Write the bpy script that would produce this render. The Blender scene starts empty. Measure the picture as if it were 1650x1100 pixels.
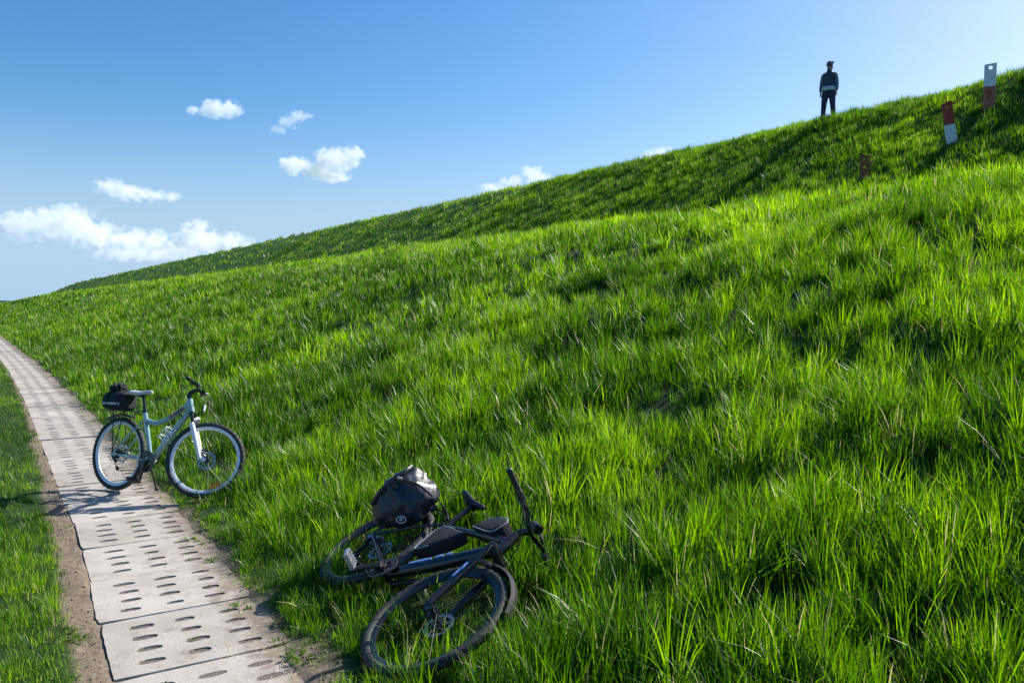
import bpy, bmesh, math, random
import numpy as np
from mathutils import Vector, Matrix

rng = np.random.default_rng(7)
random.seed(7)
R = math.radians
scene = bpy.context.scene
col = scene.collection

# ------------------------------------------------------------------ camera, sky, sun, exposure
CAM_H = 1.7
cam_data = bpy.data.cameras.new('camera')
cam_data.sensor_width = 36.0
cam_data.lens = 1300.0 / 1650.0 * 36.0
cam_data.clip_start = 0.05
cam_data.clip_end = 60000.0
cam = bpy.data.objects.new('camera', cam_data)
cam.location = (0, 0, CAM_H)
cam.rotation_euler = (math.pi / 2 - math.atan(63 / 1300.0), 0, 0)
col.objects.link(cam)
scene.camera = cam

SUN_ANGLE = R(33)          # from +X towards +Y
SUN_ELEV = R(38)
world = bpy.data.worlds.new('World')
scene.world = world
world.use_nodes = True
wn = world.node_tree
for n in list(wn.nodes):
    wn.nodes.remove(n)
w_out = wn.nodes.new('ShaderNodeOutputWorld')
w_bg = wn.nodes.new('ShaderNodeBackground')
w_sky = wn.nodes.new('ShaderNodeTexSky')
w_sky.sky_type = 'NISHITA'
w_sky.sun_disc = False
w_sky.sun_elevation = SUN_ELEV
w_sky.sun_rotation = math.pi / 2 - SUN_ANGLE
w_sky.altitude = 0.0
w_sky.air_density = 1.0
w_sky.dust_density = 1.0
w_sky.ozone_density = 6.0
w_bg.inputs['Strength'].default_value = 0.128
w_hs = wn.nodes.new('ShaderNodeHueSaturation')
w_hs.inputs['Saturation'].default_value = 1.28
wn.links.new(w_sky.outputs[0], w_hs.inputs['Color'])
# light scattered many times low in the air keeps the horizon pale blue all round
w_tc = wn.nodes.new('ShaderNodeTexCoord')
w_sp = wn.nodes.new('ShaderNodeSeparateXYZ')
wn.links.new(w_tc.outputs['Generated'], w_sp.inputs[0])
w_mr = wn.nodes.new('ShaderNodeMapRange')
w_mr.interpolation_type = 'SMOOTHERSTEP'
w_mr.inputs['From Min'].default_value = 0.0
w_mr.inputs['From Max'].default_value = 0.25
w_mr.inputs['To Min'].default_value = 0.92
w_mr.inputs['To Max'].default_value = 0.0
wn.links.new(w_sp.outputs['Z'], w_mr.inputs['Value'])
w_mx = wn.nodes.new('ShaderNodeMix')
w_mx.data_type = 'RGBA'
wn.links.new(w_mr.outputs['Result'], w_mx.inputs[0])
w_tn = wn.nodes.new('ShaderNodeMix')
w_tn.data_type = 'RGBA'
w_tn.blend_type = 'MULTIPLY'
w_tn.inputs[0].default_value = 1.0
w_tn.inputs[7].default_value = (1.24, .95, .84, 1)
wn.links.new(w_hs.outputs[0], w_tn.inputs[6])
wn.links.new(w_tn.outputs[2], w_mx.inputs[6])
w_mx.inputs[7].default_value = (2.25, 3.35, 4.5, 1)
wn.links.new(w_mx.outputs[2], w_bg.inputs['Color'])
wn.links.new(w_bg.outputs[0], w_out.inputs['Surface'])

sun_data = bpy.data.lights.new('sun', 'SUN')
sun_data.energy = 5.0
sun_data.angle = R(0.5)
sun_data.color = (1.0, 0.955, 0.88)
sun = bpy.data.objects.new('sun', sun_data)
SUN_DIR = Vector((math.cos(SUN_ANGLE) * math.cos(SUN_ELEV), math.sin(SUN_ANGLE) * math.cos(SUN_ELEV), math.sin(SUN_ELEV)))
sun.rotation_euler = SUN_DIR.to_track_quat('Z', 'Y').to_euler()
col.objects.link(sun)

vs = scene.view_settings
vs.view_transform = 'Standard'
vs.look = 'None'
vs.gamma = 1.0
vs.exposure = 0.6
vs.use_curve_mapping = False
scene.render.engine = 'CYCLES'
cy = scene.cycles
cy.max_bounces = 16
cy.diffuse_bounces = 4
cy.transmission_bounces = 6
cy.glossy_bounces = 3
cy.volume_bounces = 14
cy.caustics_reflective = False
cy.caustics_refractive = False
cy.sample_clamp_indirect = 6.0
cy.use_denoising = True

# ------------------------------------------------------------------ noise and terrain
DA = R(33.03)
DX, DY = -math.sin(DA), math.cos(DA)      # along the path, away from the camera
NX, NY = math.cos(DA), math.sin(DA)       # across it, up the dike


def st(x, y):
    return x * DX + y * DY, x * NX + y * NY


def xy(s, t):
    return s * DX + t * NX, s * DY + t * NY


def smooth(a, b, x):
    u = np.clip((x - a) / (b - a), 0, 1)
    return u * u * (3 - 2 * u)


_tab = np.random.default_rng(3).random((256, 256))


def vnoise(x, y):
    xi = np.floor(x).astype(np.int64)
    yi = np.floor(y).astype(np.int64)
    fx = x - xi
    fy = y - yi
    fx = fx * fx * fx * (fx * (fx * 6 - 15) + 10)
    fy = fy * fy * fy * (fy * (fy * 6 - 15) + 10)
    a = _tab[xi & 255, yi & 255]
    b = _tab[(xi + 1) & 255, yi & 255]
    c = _tab[xi & 255, (yi + 1) & 255]
    d = _tab[(xi + 1) & 255, (yi + 1) & 255]
    return (a + (b - a) * fx) * (1 - fy) + (c + (d - c) * fx) * fy - 0.5


def fbm(x, y, o=3):
    r = 0
    a = 1.0
    for k in range(o):
        r = r + a * vnoise(x * 2 ** k + 17.3 * k, y * 2 ** k + 5.1 * k)
        a *= 0.5
    return r


def path_dev(s):
    return -0.8 * smooth(14, 58, s) - .09 * (1 - smooth(3.4, 7.2, s)) - .035


def tau(s, t):
    return t - path_dev(s) * (1 - smooth(3, 11, t))


# the dike's cross-section: (t, z)
_pt = np.array([-4000, -60, -3, 0.3, 0.54, 0.61, 1.24, 1.34, 1.50, 1.75, 2.1, 2.6, 3.5, 5.2, 9, 11.2, 12.6, 13.6, 15.0, 15.8, 17.5, 20.0, 20.6, 21.2, 22.2, 25, 27, 42, 60, 4000])
_pz = np.array([-0.1, -0.1, -0.06, -0.004, 0.001, -0.028, -0.030, 0.002, 0.020, 0.045, 0.11, 0.24, 0.53, 1.08, 2.60, 3.20, 3.47, 3.57, 3.62, 3.92, 5.00, 6.57, 6.92, 7.11, 7.18, 7.18, 6.6, -0.8, -1, -1])



def ground_z(x, y):
    s, t = st(x, y)
    T = tau(s, t)
    z = np.interp(T, _pt, _pz)
    # smooth the profile a little by averaging
    z = (z + np.interp(T - 0.02, _pt, _pz) + np.interp(T + 0.02, _pt, _pz)) / 3
    up = smooth(1.6, 3.2, T)
    amp = up * (1 - smooth(60, 200, np.abs(s))) * (1 - .65 * smooth(13.5, 15.5, T))
    z = z + amp * (0.09 * fbm(s * 0.42 + 3, T * 0.62, 2) + 0.10 * fbm(s * 1.35 + 40, T * 1.7 + 9, 3))
    # long cattle treads across the slope
    z = z + amp * 0.055 * np.sin(T * 4.4 + 2.2 * vnoise(s * 0.3, T * 0.3)) * smooth(2.5, 5, T) * (0.4 + vnoise(s * 0.25 + 9, T * 0.4))
    # small hollows in the slope
    for hx, hy, rad, dep in HOLLOWS:
        z = z - .55 * dep * np.exp(-((x - hx) ** 2 + (y - hy) ** 2) / (rad * rad))
    # small rises on the crest; one out-of-view hummock added to shade the bank
    z = z + .03 * np.exp(-(((x - 9.4) / 1.6) ** 2 + ((y - 24.0) / 1.6) ** 2))
    z = z + .15 * np.exp(-(((x - 12.1) / 1.7) ** 2 + ((y - 19.1) / 1.7) ** 2)) + 0.65 * np.exp(-(((x - 13.1) / 0.55) ** 2 + ((y - 19.0) / 0.6) ** 2))
    # fine soil relief on the bare strips beside the slabs
    edge = smooth(1.20, 1.30, T) * (1 - smooth(1.7, 2.2, T))
    z = z + edge * (0.035 * fbm(s * 1.9, T * 3.3, 5) + 0.000)
    left = smooth(-0.4, 0.2, T) * (1 - smooth(0.50, 0.57, T))
    z = z + left * 0.035 * fbm(s * 5 + 7, T * 6, 3)
    z = z + 0.03 * fbm(s * 1.3, t * 1.3, 2) * (1 - smooth(-0.6, 0.1, T))
    # the dike sinks towards its far end
    far = .42 * smooth(235, 430, s) + .26 * smooth(430, 1000, s)
    z = np.where(z > 0, z * (1 - far), z)
    return z


HOLLOWS = [(2.56, 11.7, 0.45, 0.34), (2.36, 6.85, 0.36, 0.26), (4.3, 7.9, 0.4, 0.2), (3.9, 10.6, 0.5, 0.2), (0.5, 8.6, 0.5, 0.2), (-1.0, 10.6, 0.6, 0.18), (5.8, 10.6, 0.6, 0.25), (2.0, 9.3, .5, .2)]


def gz(x, y):
    return float(ground_z(np.array([x], float), np.array([y], float))[0])


# ------------------------------------------------------------------ materials
def mat(name, color=(.5, .5, .5), rough=.5, metal=0.0, coat=0.0, spec=0.5):
    m = bpy.data.materials.new(name)
    m.use_nodes = True
    b = m.node_tree.nodes['Principled BSDF']
    b.inputs['Base Color'].default_value = (*color, 1)
    b.inputs['Roughness'].default_value = rough
    b.inputs['Metallic'].default_value = metal
    b.inputs['Coat Weight'].default_value = coat
    b.inputs['Specular IOR Level'].default_value = spec
    return m


def worn(name, c1, c2, scale=30, rough=(.4, .7), metal=0.0, bump=0.15, lo=.4, hi=.65, coat=0.0, detail=6):
    """A surface whose colour and roughness drift between two values."""
    m = mat(name, c1, rough[0], metal, coat)
    nt = m.node_tree
    b = nt.nodes['Principled BSDF']
    tc = nt.nodes.new('ShaderNodeTexCoord')
    nz = nt.nodes.new('ShaderNodeTexNoise')
    nz.inputs['Scale'].default_value = scale
    nz.inputs['Detail'].default_value = detail
    nz.inputs['Roughness'].default_value = 0.65
    nt.links.new(tc.outputs['Object'], nz.inputs['Vector'])
    rp = nt.nodes.new('ShaderNodeValToRGB')
    rp.color_ramp.elements[0].position = lo
    rp.color_ramp.elements[1].position = hi
    rp.color_ramp.elements[0].color = (*c1, 1)
    rp.color_ramp.elements[1].color = (*c2, 1)
    nt.links.new(nz.outputs['Fac'], rp.inputs['Fac'])
    nt.links.new(rp.outputs['Color'], b.inputs['Base Color'])
    mr = nt.nodes.new('ShaderNodeMapRange')
    mr.inputs['To Min'].default_value = rough[0]
    mr.inputs['To Max'].default_value = rough[1]
    nt.links.new(nz.outputs['Fac'], mr.inputs['Value'])
    nt.links.new(mr.outputs['Result'], b.inputs['Roughness'])
    if bump:
        bp = nt.nodes.new('ShaderNodeBump')
        bp.inputs['Strength'].default_value = bump
        bp.inputs['Distance'].default_value = 0.01
        nt.links.new(nz.outputs['Fac'], bp.inputs['Height'])
        nt.links.new(bp.outputs['Normal'], b.inputs['Normal'])
    return m


def ground_material():
    m = bpy.data.materials.new('ground')
    m.use_nodes = True
    nt = m.node_tree
    b = nt.nodes['Principled BSDF']
    b.inputs['Roughness'].default_value = 0.9
    b.inputs['Specular IOR Level'].default_value = 0.2
    at = nt.nodes.new('ShaderNodeAttribute')
    at.attribute_name = 'cover'
    geo = nt.nodes.new('ShaderNodeNewGeometry')

    def noise(sc, det=8, rg=.6):
        n = nt.nodes.new('ShaderNodeTexNoise')
        n.inputs['Scale'].default_value = sc
        n.inputs['Detail'].default_value = det
        n.inputs['Roughness'].default_value = rg
        nt.links.new(geo.outputs['Position'], n.inputs['Vector'])
        return n

    def ramp(src, stops):
        r = nt.nodes.new('ShaderNodeValToRGB')
        e = r.color_ramp.elements
        while len(e) < len(stops):
            e.new(.5)
        for k, (p, c) in enumerate(stops):
            e[k].position = p
            e[k].color = (*c, 1)
        nt.links.new(src.outputs['Fac'], r.inputs['Fac'])
        return r
    soil_n = noise(38, 10, .7)
    soil = ramp(soil_n, [(.28, (.085, .062, .042)), (.48, (.20, .155, .11)), (.72, (.33, .27, .20))])
    turf_n = noise(9, 10, .7)
    turf = ramp(turf_n, [(.3, (.014, .028, .006)), (.6, (.030, .062, .010)), (.8, (.050, .080, .016))])
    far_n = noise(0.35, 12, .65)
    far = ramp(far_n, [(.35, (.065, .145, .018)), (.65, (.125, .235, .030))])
    m1 = nt.nodes.new('ShaderNodeMix')
    m1.data_type = 'RGBA'
    m2 = nt.nodes.new('ShaderNodeMix')
    m2.data_type = 'RGBA'
    sep = nt.nodes.new('ShaderNodeSeparateColor')
    nt.links.new(at.outputs['Color'], sep.inputs[0])
    nt.links.new(sep.outputs[0], m1.inputs[0])
    nt.links.new(soil.outputs[0], m1.inputs[6])
    nt.links.new(turf.outputs[0], m1.inputs[7])
    nt.links.new(sep.outputs[1], m2.inputs[0])
    nt.links.new(m1.outputs[2], m2.inputs[6])
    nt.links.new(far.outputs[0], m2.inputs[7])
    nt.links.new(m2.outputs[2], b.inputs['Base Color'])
    bp = nt.nodes.new('ShaderNodeBump')
    bp.inputs['Strength'].default_value = 0.7
    bp.inputs['Distance'].default_value = 0.02
    nt.links.new(soil_n.outputs['Fac'], bp.inputs['Height'])
    nt.links.new(bp.outputs['Normal'], b.inputs['Normal'])
    return m


def blade_material(name, gloss=0.075):
    m = bpy.data.materials.new(name)
    m.use_nodes = True
    nt = m.node_tree
    for n in list(nt.nodes):
        nt.nodes.remove(n)
    out = nt.nodes.new('ShaderNodeOutputMaterial')
    at = nt.nodes.new('ShaderNodeAttribute')
    at.attribute_name = 'tint'
    sep = nt.nodes.new('ShaderNodeSeparateColor')
    nt.links.new(at.outputs['Color'], sep.inputs[0])

    def ramp(stops):
        r = nt.nodes.new('ShaderNodeValToRGB')
        e = r.color_ramp.elements
        while len(e) < len(stops):
            e.new(.5)
        for k, (p, c) in enumerate(stops):
            e[k].position = p
            e[k].color = (*c, 1)
        nt.links.new(sep.outputs[0], r.inputs['Fac'])
        return r
    refl = ramp([(0.0, (.008, .026, .002)), (.40, (.018, .050, .003)), (.85, (.040, .082, .004)), (.93, (.06, .11, .010)), (.96, (.40, .34, .17)), (1.0, (.50, .43, .26))])
    tran = ramp([(0.0, (.020, .072, .001)), (.40, (.090, .215, .001)), (.85, (.245, .430, .002)), (.93, (.31, .48, .004)), (.96, (.30, .25, .10)), (1.0, (.34, .28, .14))])
    d = nt.nodes.new('ShaderNodeBsdfDiffuse')
    t = nt.nodes.new('ShaderNodeBsdfTranslucent')
    g = nt.nodes.new('ShaderNodeBsdfGlossy')
    g.inputs['Roughness'].default_value = 0.48
    g.inputs['Color'].default_value = (.95, .97, .9, 1)
    nt.links.new(refl.outputs[0], d.inputs['Color'])
    nt.links.new(tran.outputs[0], t.inputs['Color'])
    mx = nt.nodes.new('ShaderNodeAddShader')
    nt.links.new(d.outputs[0], mx.inputs[0])
    nt.links.new(t.outputs[0], mx.inputs[1])
    fr = nt.nodes.new('ShaderNodeFresnel')
    fr.inputs['IOR'].default_value = 1.38
    mn = nt.nodes.new('ShaderNodeMath')
    mn.operation = 'MULTIPLY'
    mn.inputs[1].default_value = gloss
    nt.links.new(fr.outputs[0], mn.inputs[0])
    m2 = nt.nodes.new('ShaderNodeMixShader')
    nt.links.new(mn.outputs[0], m2.inputs[0])
    nt.links.new(mx.outputs[0], m2.inputs[1])
    nt.links.new(g.outputs[0], m2.inputs[2])
    nt.links.new(m2.outputs[0], out.inputs['Surface'])
    return m


def concrete_material():
    m = bpy.data.materials.new('slab_concrete')
    m.use_nodes = True
    nt = m.node_tree
    b = nt.nodes['Principled BSDF']
    b.inputs['Specular IOR Level'].default_value = 0.25
    geo = nt.nodes.new('ShaderNodeNewGeometry')
    inf = nt.nodes.new('ShaderNodeObjectInfo')

    def noise(sc, det, rg=.6):
        n = nt.nodes.new('ShaderNodeTexNoise')
        n.inputs['Scale'].default_value = sc
        n.inputs['Detail'].default_value = det
        n.inputs['Roughness'].default_value = rg
        nt.links.new(geo.outputs['Position'], n.inputs['Vector'])
        return n
    big = noise(3.2, 6)
    fine = noise(210, 4, .75)
    pit = noise(75, 3, .6)
    r1 = nt.nodes.new('ShaderNodeValToRGB')
    e = r1.color_ramp.elements
    e[0].position = .3
    e[0].color = (.41, .37, .32, 1)
    e[1].position = .7
    e[1].color = (.55, .51, .455, 1)
    nt.links.new(big.outputs['Fac'], r1.inputs['Fac'])
    r2 = nt.nodes.new('ShaderNodeValToRGB')
    e = r2.color_ramp.elements
    e[0].position = .3
    e[0].color = (.62, .60, .58, 1)
    e[1].position = .62
    e[1].color = (1.06, 1.05, 1.04, 1)
    nt.links.new(fine.outputs['Fac'], r2.inputs['Fac'])
    r3 = nt.nodes.new('ShaderNodeValToRGB')
    e = r3.color_ramp.elements
    e[0].position = .28
    e[0].color = (.5, .47, .44, 1)
    e[1].position = .36
    e[1].color = (1, 1, 1, 1)
    nt.links.new(pit.outputs['Fac'], r3.inputs['Fac'])

    def mul(a, c):
        x = nt.nodes.new('ShaderNodeMix')
        x.data_type = 'RGBA'
        x.blend_type = 'MULTIPLY'
        x.inputs[0].default_value = 1
        nt.links.new(a, x.inputs[6])
        nt.links.new(c, x.inputs[7])
        return x.outputs[2]
    rv = nt.nodes.new('ShaderNodeMapRange')
    rv.inputs['To Min'].default_value = .84
    rv.inputs['To Max'].default_value = 1.08
    nt.links.new(inf.outputs['Random'], rv.inputs['Value'])
    c = mul(mul(r1.outputs[0], r2.outputs[0]), r3.outputs[0])
    # washed-in earth: brown film in patches
    dirt = noise(5.5, 9, .68)
    rd = nt.nodes.new('ShaderNodeValToRGB')
    e = rd.color_ramp.elements
    e[0].position = .54
    e[0].color = (0, 0, 0, 1)
    e[1].position = .72
    e[1].color = (.75, .75, .75, 1)
    nt.links.new(dirt.outputs['Fac'], rd.inputs['Fac'])
    # earth trodden over the far edge of each slab
    tco = nt.nodes.new('ShaderNodeTexCoord')
    sx = nt.nodes.new('ShaderNodeSeparateXYZ')
    nt.links.new(tco.outputs['Object'], sx.inputs[0])
    ed = noise(9, 8, .7)
    ad = nt.nodes.new('ShaderNodeMath')
    ad.operation = 'MULTIPLY_ADD'
    ad.inputs[1].default_value = .75
    nt.links.new(ed.outputs['Fac'], ad.inputs[0])
    nt.links.new(sx.outputs['X'], ad.inputs[2])
    er = nt.nodes.new('ShaderNodeMapRange')
    er.inputs['From Min'].default_value = .93
    er.inputs['From Max'].default_value = 1.10
    er.inputs['To Max'].default_value = .92
    nt.links.new(ad.outputs[0], er.inputs['Value'])
    mxm = nt.nodes.new('ShaderNodeMath')
    mxm.operation = 'MAXIMUM'
    nt.links.new(rd.outputs[0], mxm.inputs[0])
    nt.links.new(er.outputs['Result'], mxm.inputs[1])
    mxd = nt.nodes.new('ShaderNodeMix')
    mxd.data_type = 'RGBA'
    nt.links.new(mxm.outputs[0], mxd.inputs[0])
    nt.links.new(c, mxd.inputs[6])
    mxd.inputs[7].default_value = (.22, .175, .13, 1)
    hv = nt.nodes.new('ShaderNodeHueSaturation')
    nt.links.new(rv.outputs['Result'], hv.inputs['Value'])
    nt.links.new(mxd.outputs[2], hv.inputs['Color'])
    nt.links.new(hv.outputs['Color'], b.inputs['Base Color'])
    b.inputs['Roughness'].default_value = .88
    bp = nt.nodes.new('ShaderNodeBump')
    bp.inputs['Strength'].default_value = .45
    bp.inputs['Distance'].default_value = .004
    nt.links.new(pit.outputs['Fac'], bp.inputs['Height'])
    nt.links.new(bp.outputs['Normal'], b.inputs['Normal'])
    return m


M = {}
M['ground'] = ground_material()
M['blade'] = blade_material('grass_blade')
M['concrete'] = concrete_material()
M['soil'] = worn('hole_soil', (.105, .086, .067), (.20, .165, .13), 60, (.9, .98), 0, .6)
M['rubber'] = worn('tyre_rubber', (.016, .016, .018), (.055, .050, .045), 22, (.55, .85), 0, .2)
M['mint'] = mat('mint_paint', (.25, .43, .45), .28, 0, .5)
M['silver'] = worn('brushed_alloy', (.62, .64, .68), (.5, .51, .54), 40, (.28, .42), .75, .02)
M['white_alloy'] = mat('white_painted_alloy', (.72, .73, .76), .33, .1, .2)
M['black_metal'] = mat('black_metal', (.012, .012, .014), .32, .1, .2)
M['black_gloss'] = mat('black_frame_paint', (.010, .011, .014), .30, 0, .35)
M['black_plastic'] = worn('black_plastic', (.012, .012, .013), (.022, .022, .024), 50, (.4, .6), 0, .05)
M['fabric'] = worn('black_nylon', (.010, .010, .013), (.022, .022, .026), 120, (.75, .9), 0, .25)
M['tarpaulin'] = worn('glossy_tarpaulin', (.010, .012, .022), (.018, .022, .036), 18, (.24, .48), 0, .4)
M['reflective'] = mat('reflective_grey', (.42, .44, .47), .35)
M['steel'] = worn('steel', (.35, .34, .33), (.5, .49, .48), 60, (.3, .5), .9, .05)
M['dark_steel'] = worn('dark_steel', (.045, .043, .042), (.10, .09, .085), 80, (.35, .6), .7, .1)
M['saddle_white'] = worn('saddle_grey_white', (.55, .55, .58), (.62, .62, .64), 30, (.4, .55), 0, .05)
M['orange'] = mat('orange_reflector', (.95, .22, .01), .25, 0, .4)
M['white'] = mat('white_print', (.86, .87, .88), .4)
M['blue_print'] = mat('pale_blue_print', (.20, .36, .70), .35, 0, .3)
M['crimson'] = mat('crimson_print', (.33, .04, .07), .35)
M['lime'] = mat('lime_plastic', (.45, .60, .02), .4)
M['red_paint'] = worn('weathered_red_paint', (.46, .13, .085), (.30, .10, .065), 16, (.6, .85), 0, .3)
M['red_deep'] = worn('deep_red_paint', (.40, .045, .03), (.26, .05, .03), 16, (.55, .8), 0, .3)
M['grey_paint'] = worn('chalky_white_paint', (.80, .80, .82), (.62, .62, .63), 12, (.6, .8), 0, .2)
M['rust'] = worn('rust', (.40, .105, .05), (.22, .06, .035), 25, (.75, .95), .1, .5)
M['skin'] = mat('skin', (.46, .25, .18), .5)
M['denim'] = worn('navy_trousers', (.030, .026, .065), (.045, .040, .085), 40, (.8, .9), 0, .2)
M['vest'] = worn('navy_vest', (.022, .036, .075), (.035, .052, .10), 30, (.55, .7), 0, .2)
M['sleeve'] = worn('slate_blue_fleece', (.13, .155, .23), (.19, .22, .31), 45, (.8, .95), 0, .2)
M['hem'] = worn('grey_blue_shirt', (.42, .50, .55), (.52, .58, .62), 40, (.8, .95), 0, .2)
M['knit'] = worn('plum_knit', (.10, .05, .10), (.15, .09, .14), 80, (.9, .98), 0, .5)
M['pale_knit'] = worn('pale_pompom', (.60, .50, .42), (.72, .64, .55), 90, (.9, .98), 0, .6)
M['hair'] = mat('brown_hair', (.12, .07, .035), .5)
M['boot'] = mat('dark_boot', (.02, .018, .016), .6)
M['wood_far'] = worn('distant_wood', (.035, .055, .05), (.05, .075, .06), .05, (.9, .95), 0, 0)


# ------------------------------------------------------------------ mesh helpers
class MB:
    def __init__(self):
        self.v = []
        self.f = []

    def add(self, verts, faces):
        n = len(self.v)
        self.v += [tuple(p) for p in verts]
        self.f += [tuple(i + n for i in fc) for fc in faces]
        return self

    def tube(self, pts, rad, seg=10, cap=True, squash=1.0, up=None):
        """Tube along points; rad one value or one for each point."""
        pts = [Vector(p) for p in pts]
        rads = [rad] * len(pts) if not hasattr(rad, '__len__') else list(rad)
        tang = []
        for i in range(len(pts)):
            a = pts[max(0, i - 1)]
            c = pts[min(len(pts) - 1, i + 1)]
            tang.append((c - a).normalized())
        ref = Vector(up) if up else Vector((0, 1, 0))
        if abs(tang[0].dot(ref)) > .95:
            ref = Vector((1, 0, 0))
        u = (ref - tang[0] * ref.dot(tang[0])).normalized()
        vs_, fs_ = [], []
        for i, p in enumerate(pts):
            u = (u - tang[i] * u.dot(tang[i])).normalized()
            w = tang[i].cross(u)
            for k in range(seg):
                a = 2 * math.pi * k / seg
                vs_.append(p + (u * math.cos(a) * squash + w * math.sin(a)) * rads[i])
        for i in range(len(pts) - 1):
            for k in range(seg):
                k2 = (k + 1) % seg
                fs_.append((i * seg + k, i * seg + k2, (i + 1) * seg + k2, (i + 1) * seg + k))
        if cap:
            fs_.append(tuple(range(seg - 1, -1, -1)))
            fs_.append(tuple((len(pts) - 1) * seg + k for k in range(seg)))
        return self.add(vs_, fs_)

    def box(self, c, size, rot=None):
        hx, hy, hz = size[0] / 2, size[1] / 2, size[2] / 2
        m = rot if rot else Matrix.Identity(3)
        vs_ = [Vector(c) + m @ Vector((x, y, z)) for z in (-hz, hz) for y in (-hy, hy) for x in (-hx, hx)]
        return self.add(vs_, [(0, 2, 3, 1), (4, 5, 7, 6), (0, 1, 5, 4), (1, 3, 7, 5), (3, 2, 6, 7), (2, 0, 4, 6)])

    def ring(self, c, profile, seg=48, closed=True, radial=None):
        """Revolve a (radius, offset) profile about the y axis through c."""
        n = len(profile)
        vs_, fs_ = [], []
        for i in range(seg):
            a = 2 * math.pi * i / seg
            for j, (r, o) in enumerate(profile):
                rr = r + (radial(i, j) if radial else 0)
                vs_.append((c[0] + rr * math.cos(a), c[1] + o, c[2] + rr * math.sin(a)))
        for i in range(seg):
            i2 = (i + 1) % seg
            for j in range(n if closed else n - 1):
                j2 = (j + 1) % n
                fs_.append((i * n + j, i * n + j2, i2 * n + j2, i2 * n + j))
        return self.add(vs_, fs_)

    def loft(self, rings, cap=True):
        n = len(rings[0])
        vs_, fs_ = [], []
        for r in rings:
            vs_ += [Vector(p) for p in r]
        for i in range(len(rings) - 1):
            for k in range(n):
                k2 = (k + 1) % n
                fs_.append((i * n + k, i * n + k2, (i + 1) * n + k2, (i + 1) * n + k))
        if cap:
            fs_.append(tuple(range(n - 1, -1, -1)))
            fs_.append(tuple((len(rings) - 1) * n + k for k in range(n)))
        return self.add(vs_, fs_)

    def plate(self, outline, thick, axis=1):
        """Flat outline in x, z pulled to a thickness along y."""
        n = len(outline)
        vs_ = [(p[0], -thick / 2, p[1]) for p in outline] + [(p[0], thick / 2, p[1]) for p in outline]
        fs_ = [tuple(range(n)), tuple(range(2 * n - 1, n - 1, -1))]
        fs_ += [(k, k + n, (k + 1) % n + n, (k + 1) % n) for k in range(n)]
        return self.add(vs_, fs_)

    def build(self, name, material, parent=None, T=None, smooth_=True, bevel=0.0, auto=0.7):
        me = bpy.data.meshes.new(name)
        v = [(T @ Vector(p))[:] for p in self.v] if T is not None else self.v
        me.from_pydata(v, [], self.f)
        me.validate()
        bm = bmesh.new()
        bm.from_mesh(me)
        bmesh.ops.recalc_face_normals(bm, faces=bm.faces)
        if bevel:
            bmesh.ops.bevel(bm, geom=list(bm.edges), offset=bevel, segments=2, affect='EDGES', profile=.6, clamp_overlap=True)
        if smooth_:
            for f in bm.faces:
                f.smooth = True
            for e in bm.edges:
                if len(e.link_faces) == 2 and e.calc_face_angle(0) > auto:
                    e.smooth = False
        bm.to_mesh(me)
        bm.free()
        me.materials.append(material)
        o = bpy.data.objects.new(name, me)
        col.objects.link(o)
        if parent:
            o.parent = parent
        return o


def empty(name, matrix):
    o = bpy.data.objects.new(name, None)
    o.empty_display_size = .1
    col.objects.link(o)
    o.matrix_world = matrix
    return o


def tag(o, label=None, cat=None, group=None, kind=None):
    if label:
        o['label'] = label
    if cat:
        o['category'] = cat
    if group:
        o['group'] = group
    if kind:
        o['kind'] = kind
    return o


def shared(name, me, parent, M4=None):
    o = bpy.data.objects.new(name, me)
    col.objects.link(o)
    if parent:
        o.parent = parent
    if M4 is not None:
        o.matrix_local = M4
    return o


def catmull(pts, n=6):
    pts = [Vector(p) for p in pts]
    out = []
    for i in range(len(pts) - 1):
        p0 = pts[max(i - 1, 0)]
        p1, p2 = pts[i], pts[i + 1]
        p3 = pts[min(i + 2, len(pts) - 1)]
        for k in range(n):
            u = k / n
            out.append(.5 * ((2 * p1) + (p2 - p0) * u + (2 * p0 - 5 * p1 + 4 * p2 - p3) * u * u + (3 * p1 - p0 - 3 * p2 + p3) * u ** 3))
    out.append(pts[-1])
    return out


def circle(c, ux, uy, rx, ry, n=12, sup=1.0):
    c, ux, uy = Vector(c), Vector(ux), Vector(uy)
    r = []
    for k in range(n):
        a = 2 * math.pi * k / n
        ca, sa = math.cos(a), math.sin(a)
        r.append(c + ux * rx * math.copysign(abs(ca) ** sup, ca) + uy * ry * math.copysign(abs(sa) ** sup, sa))
    return r


# ------------------------------------------------------------------ the ground
def axis_steps(parts):
    out = []
    for a, b, d in parts:
        n = max(1, int(round((b - a) / d)))
        out += list(np.linspace(a, b, n, endpoint=False))
    out.append(parts[-1][1])
    return np.array(out)


gs = axis_steps([(-3000, -200, 400), (-200, -20, 30), (-20, -3, 1.7), (-3, 0.5, .25), (0.5, 11, .07), (11, 20, .14), (20, 45, .4), (45, 120, 1.5), (120, 500, 6), (500, 1000, 25), (1000, 6000, 500)])
gt = axis_steps([(-3000, -100, 400), (-100, -10, 10), (-10, -2, .8), (-2, 0, .12), (0, 2.4, .035), (2.4, 8, .09), (8, 24, .16), (24, 60, 3), (60, 3000, 400)])
SS, TT = np.meshgrid(gs, gt, indexing='ij')
GX, GY = xy(SS, TT)
GX, GY = GX.ravel(), GY.ravel()
GZ = ground_z(GX, GY)
ns, ntt = len(gs), len(gt)
idx = np.arange(ns * ntt).reshape(ns, ntt)
quads = np.stack([idx[:-1, :-1], idx[1:, :-1], idx[1:, 1:], idx[:-1, 1:]], -1).reshape(-1, 4)[:, ::-1]


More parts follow.
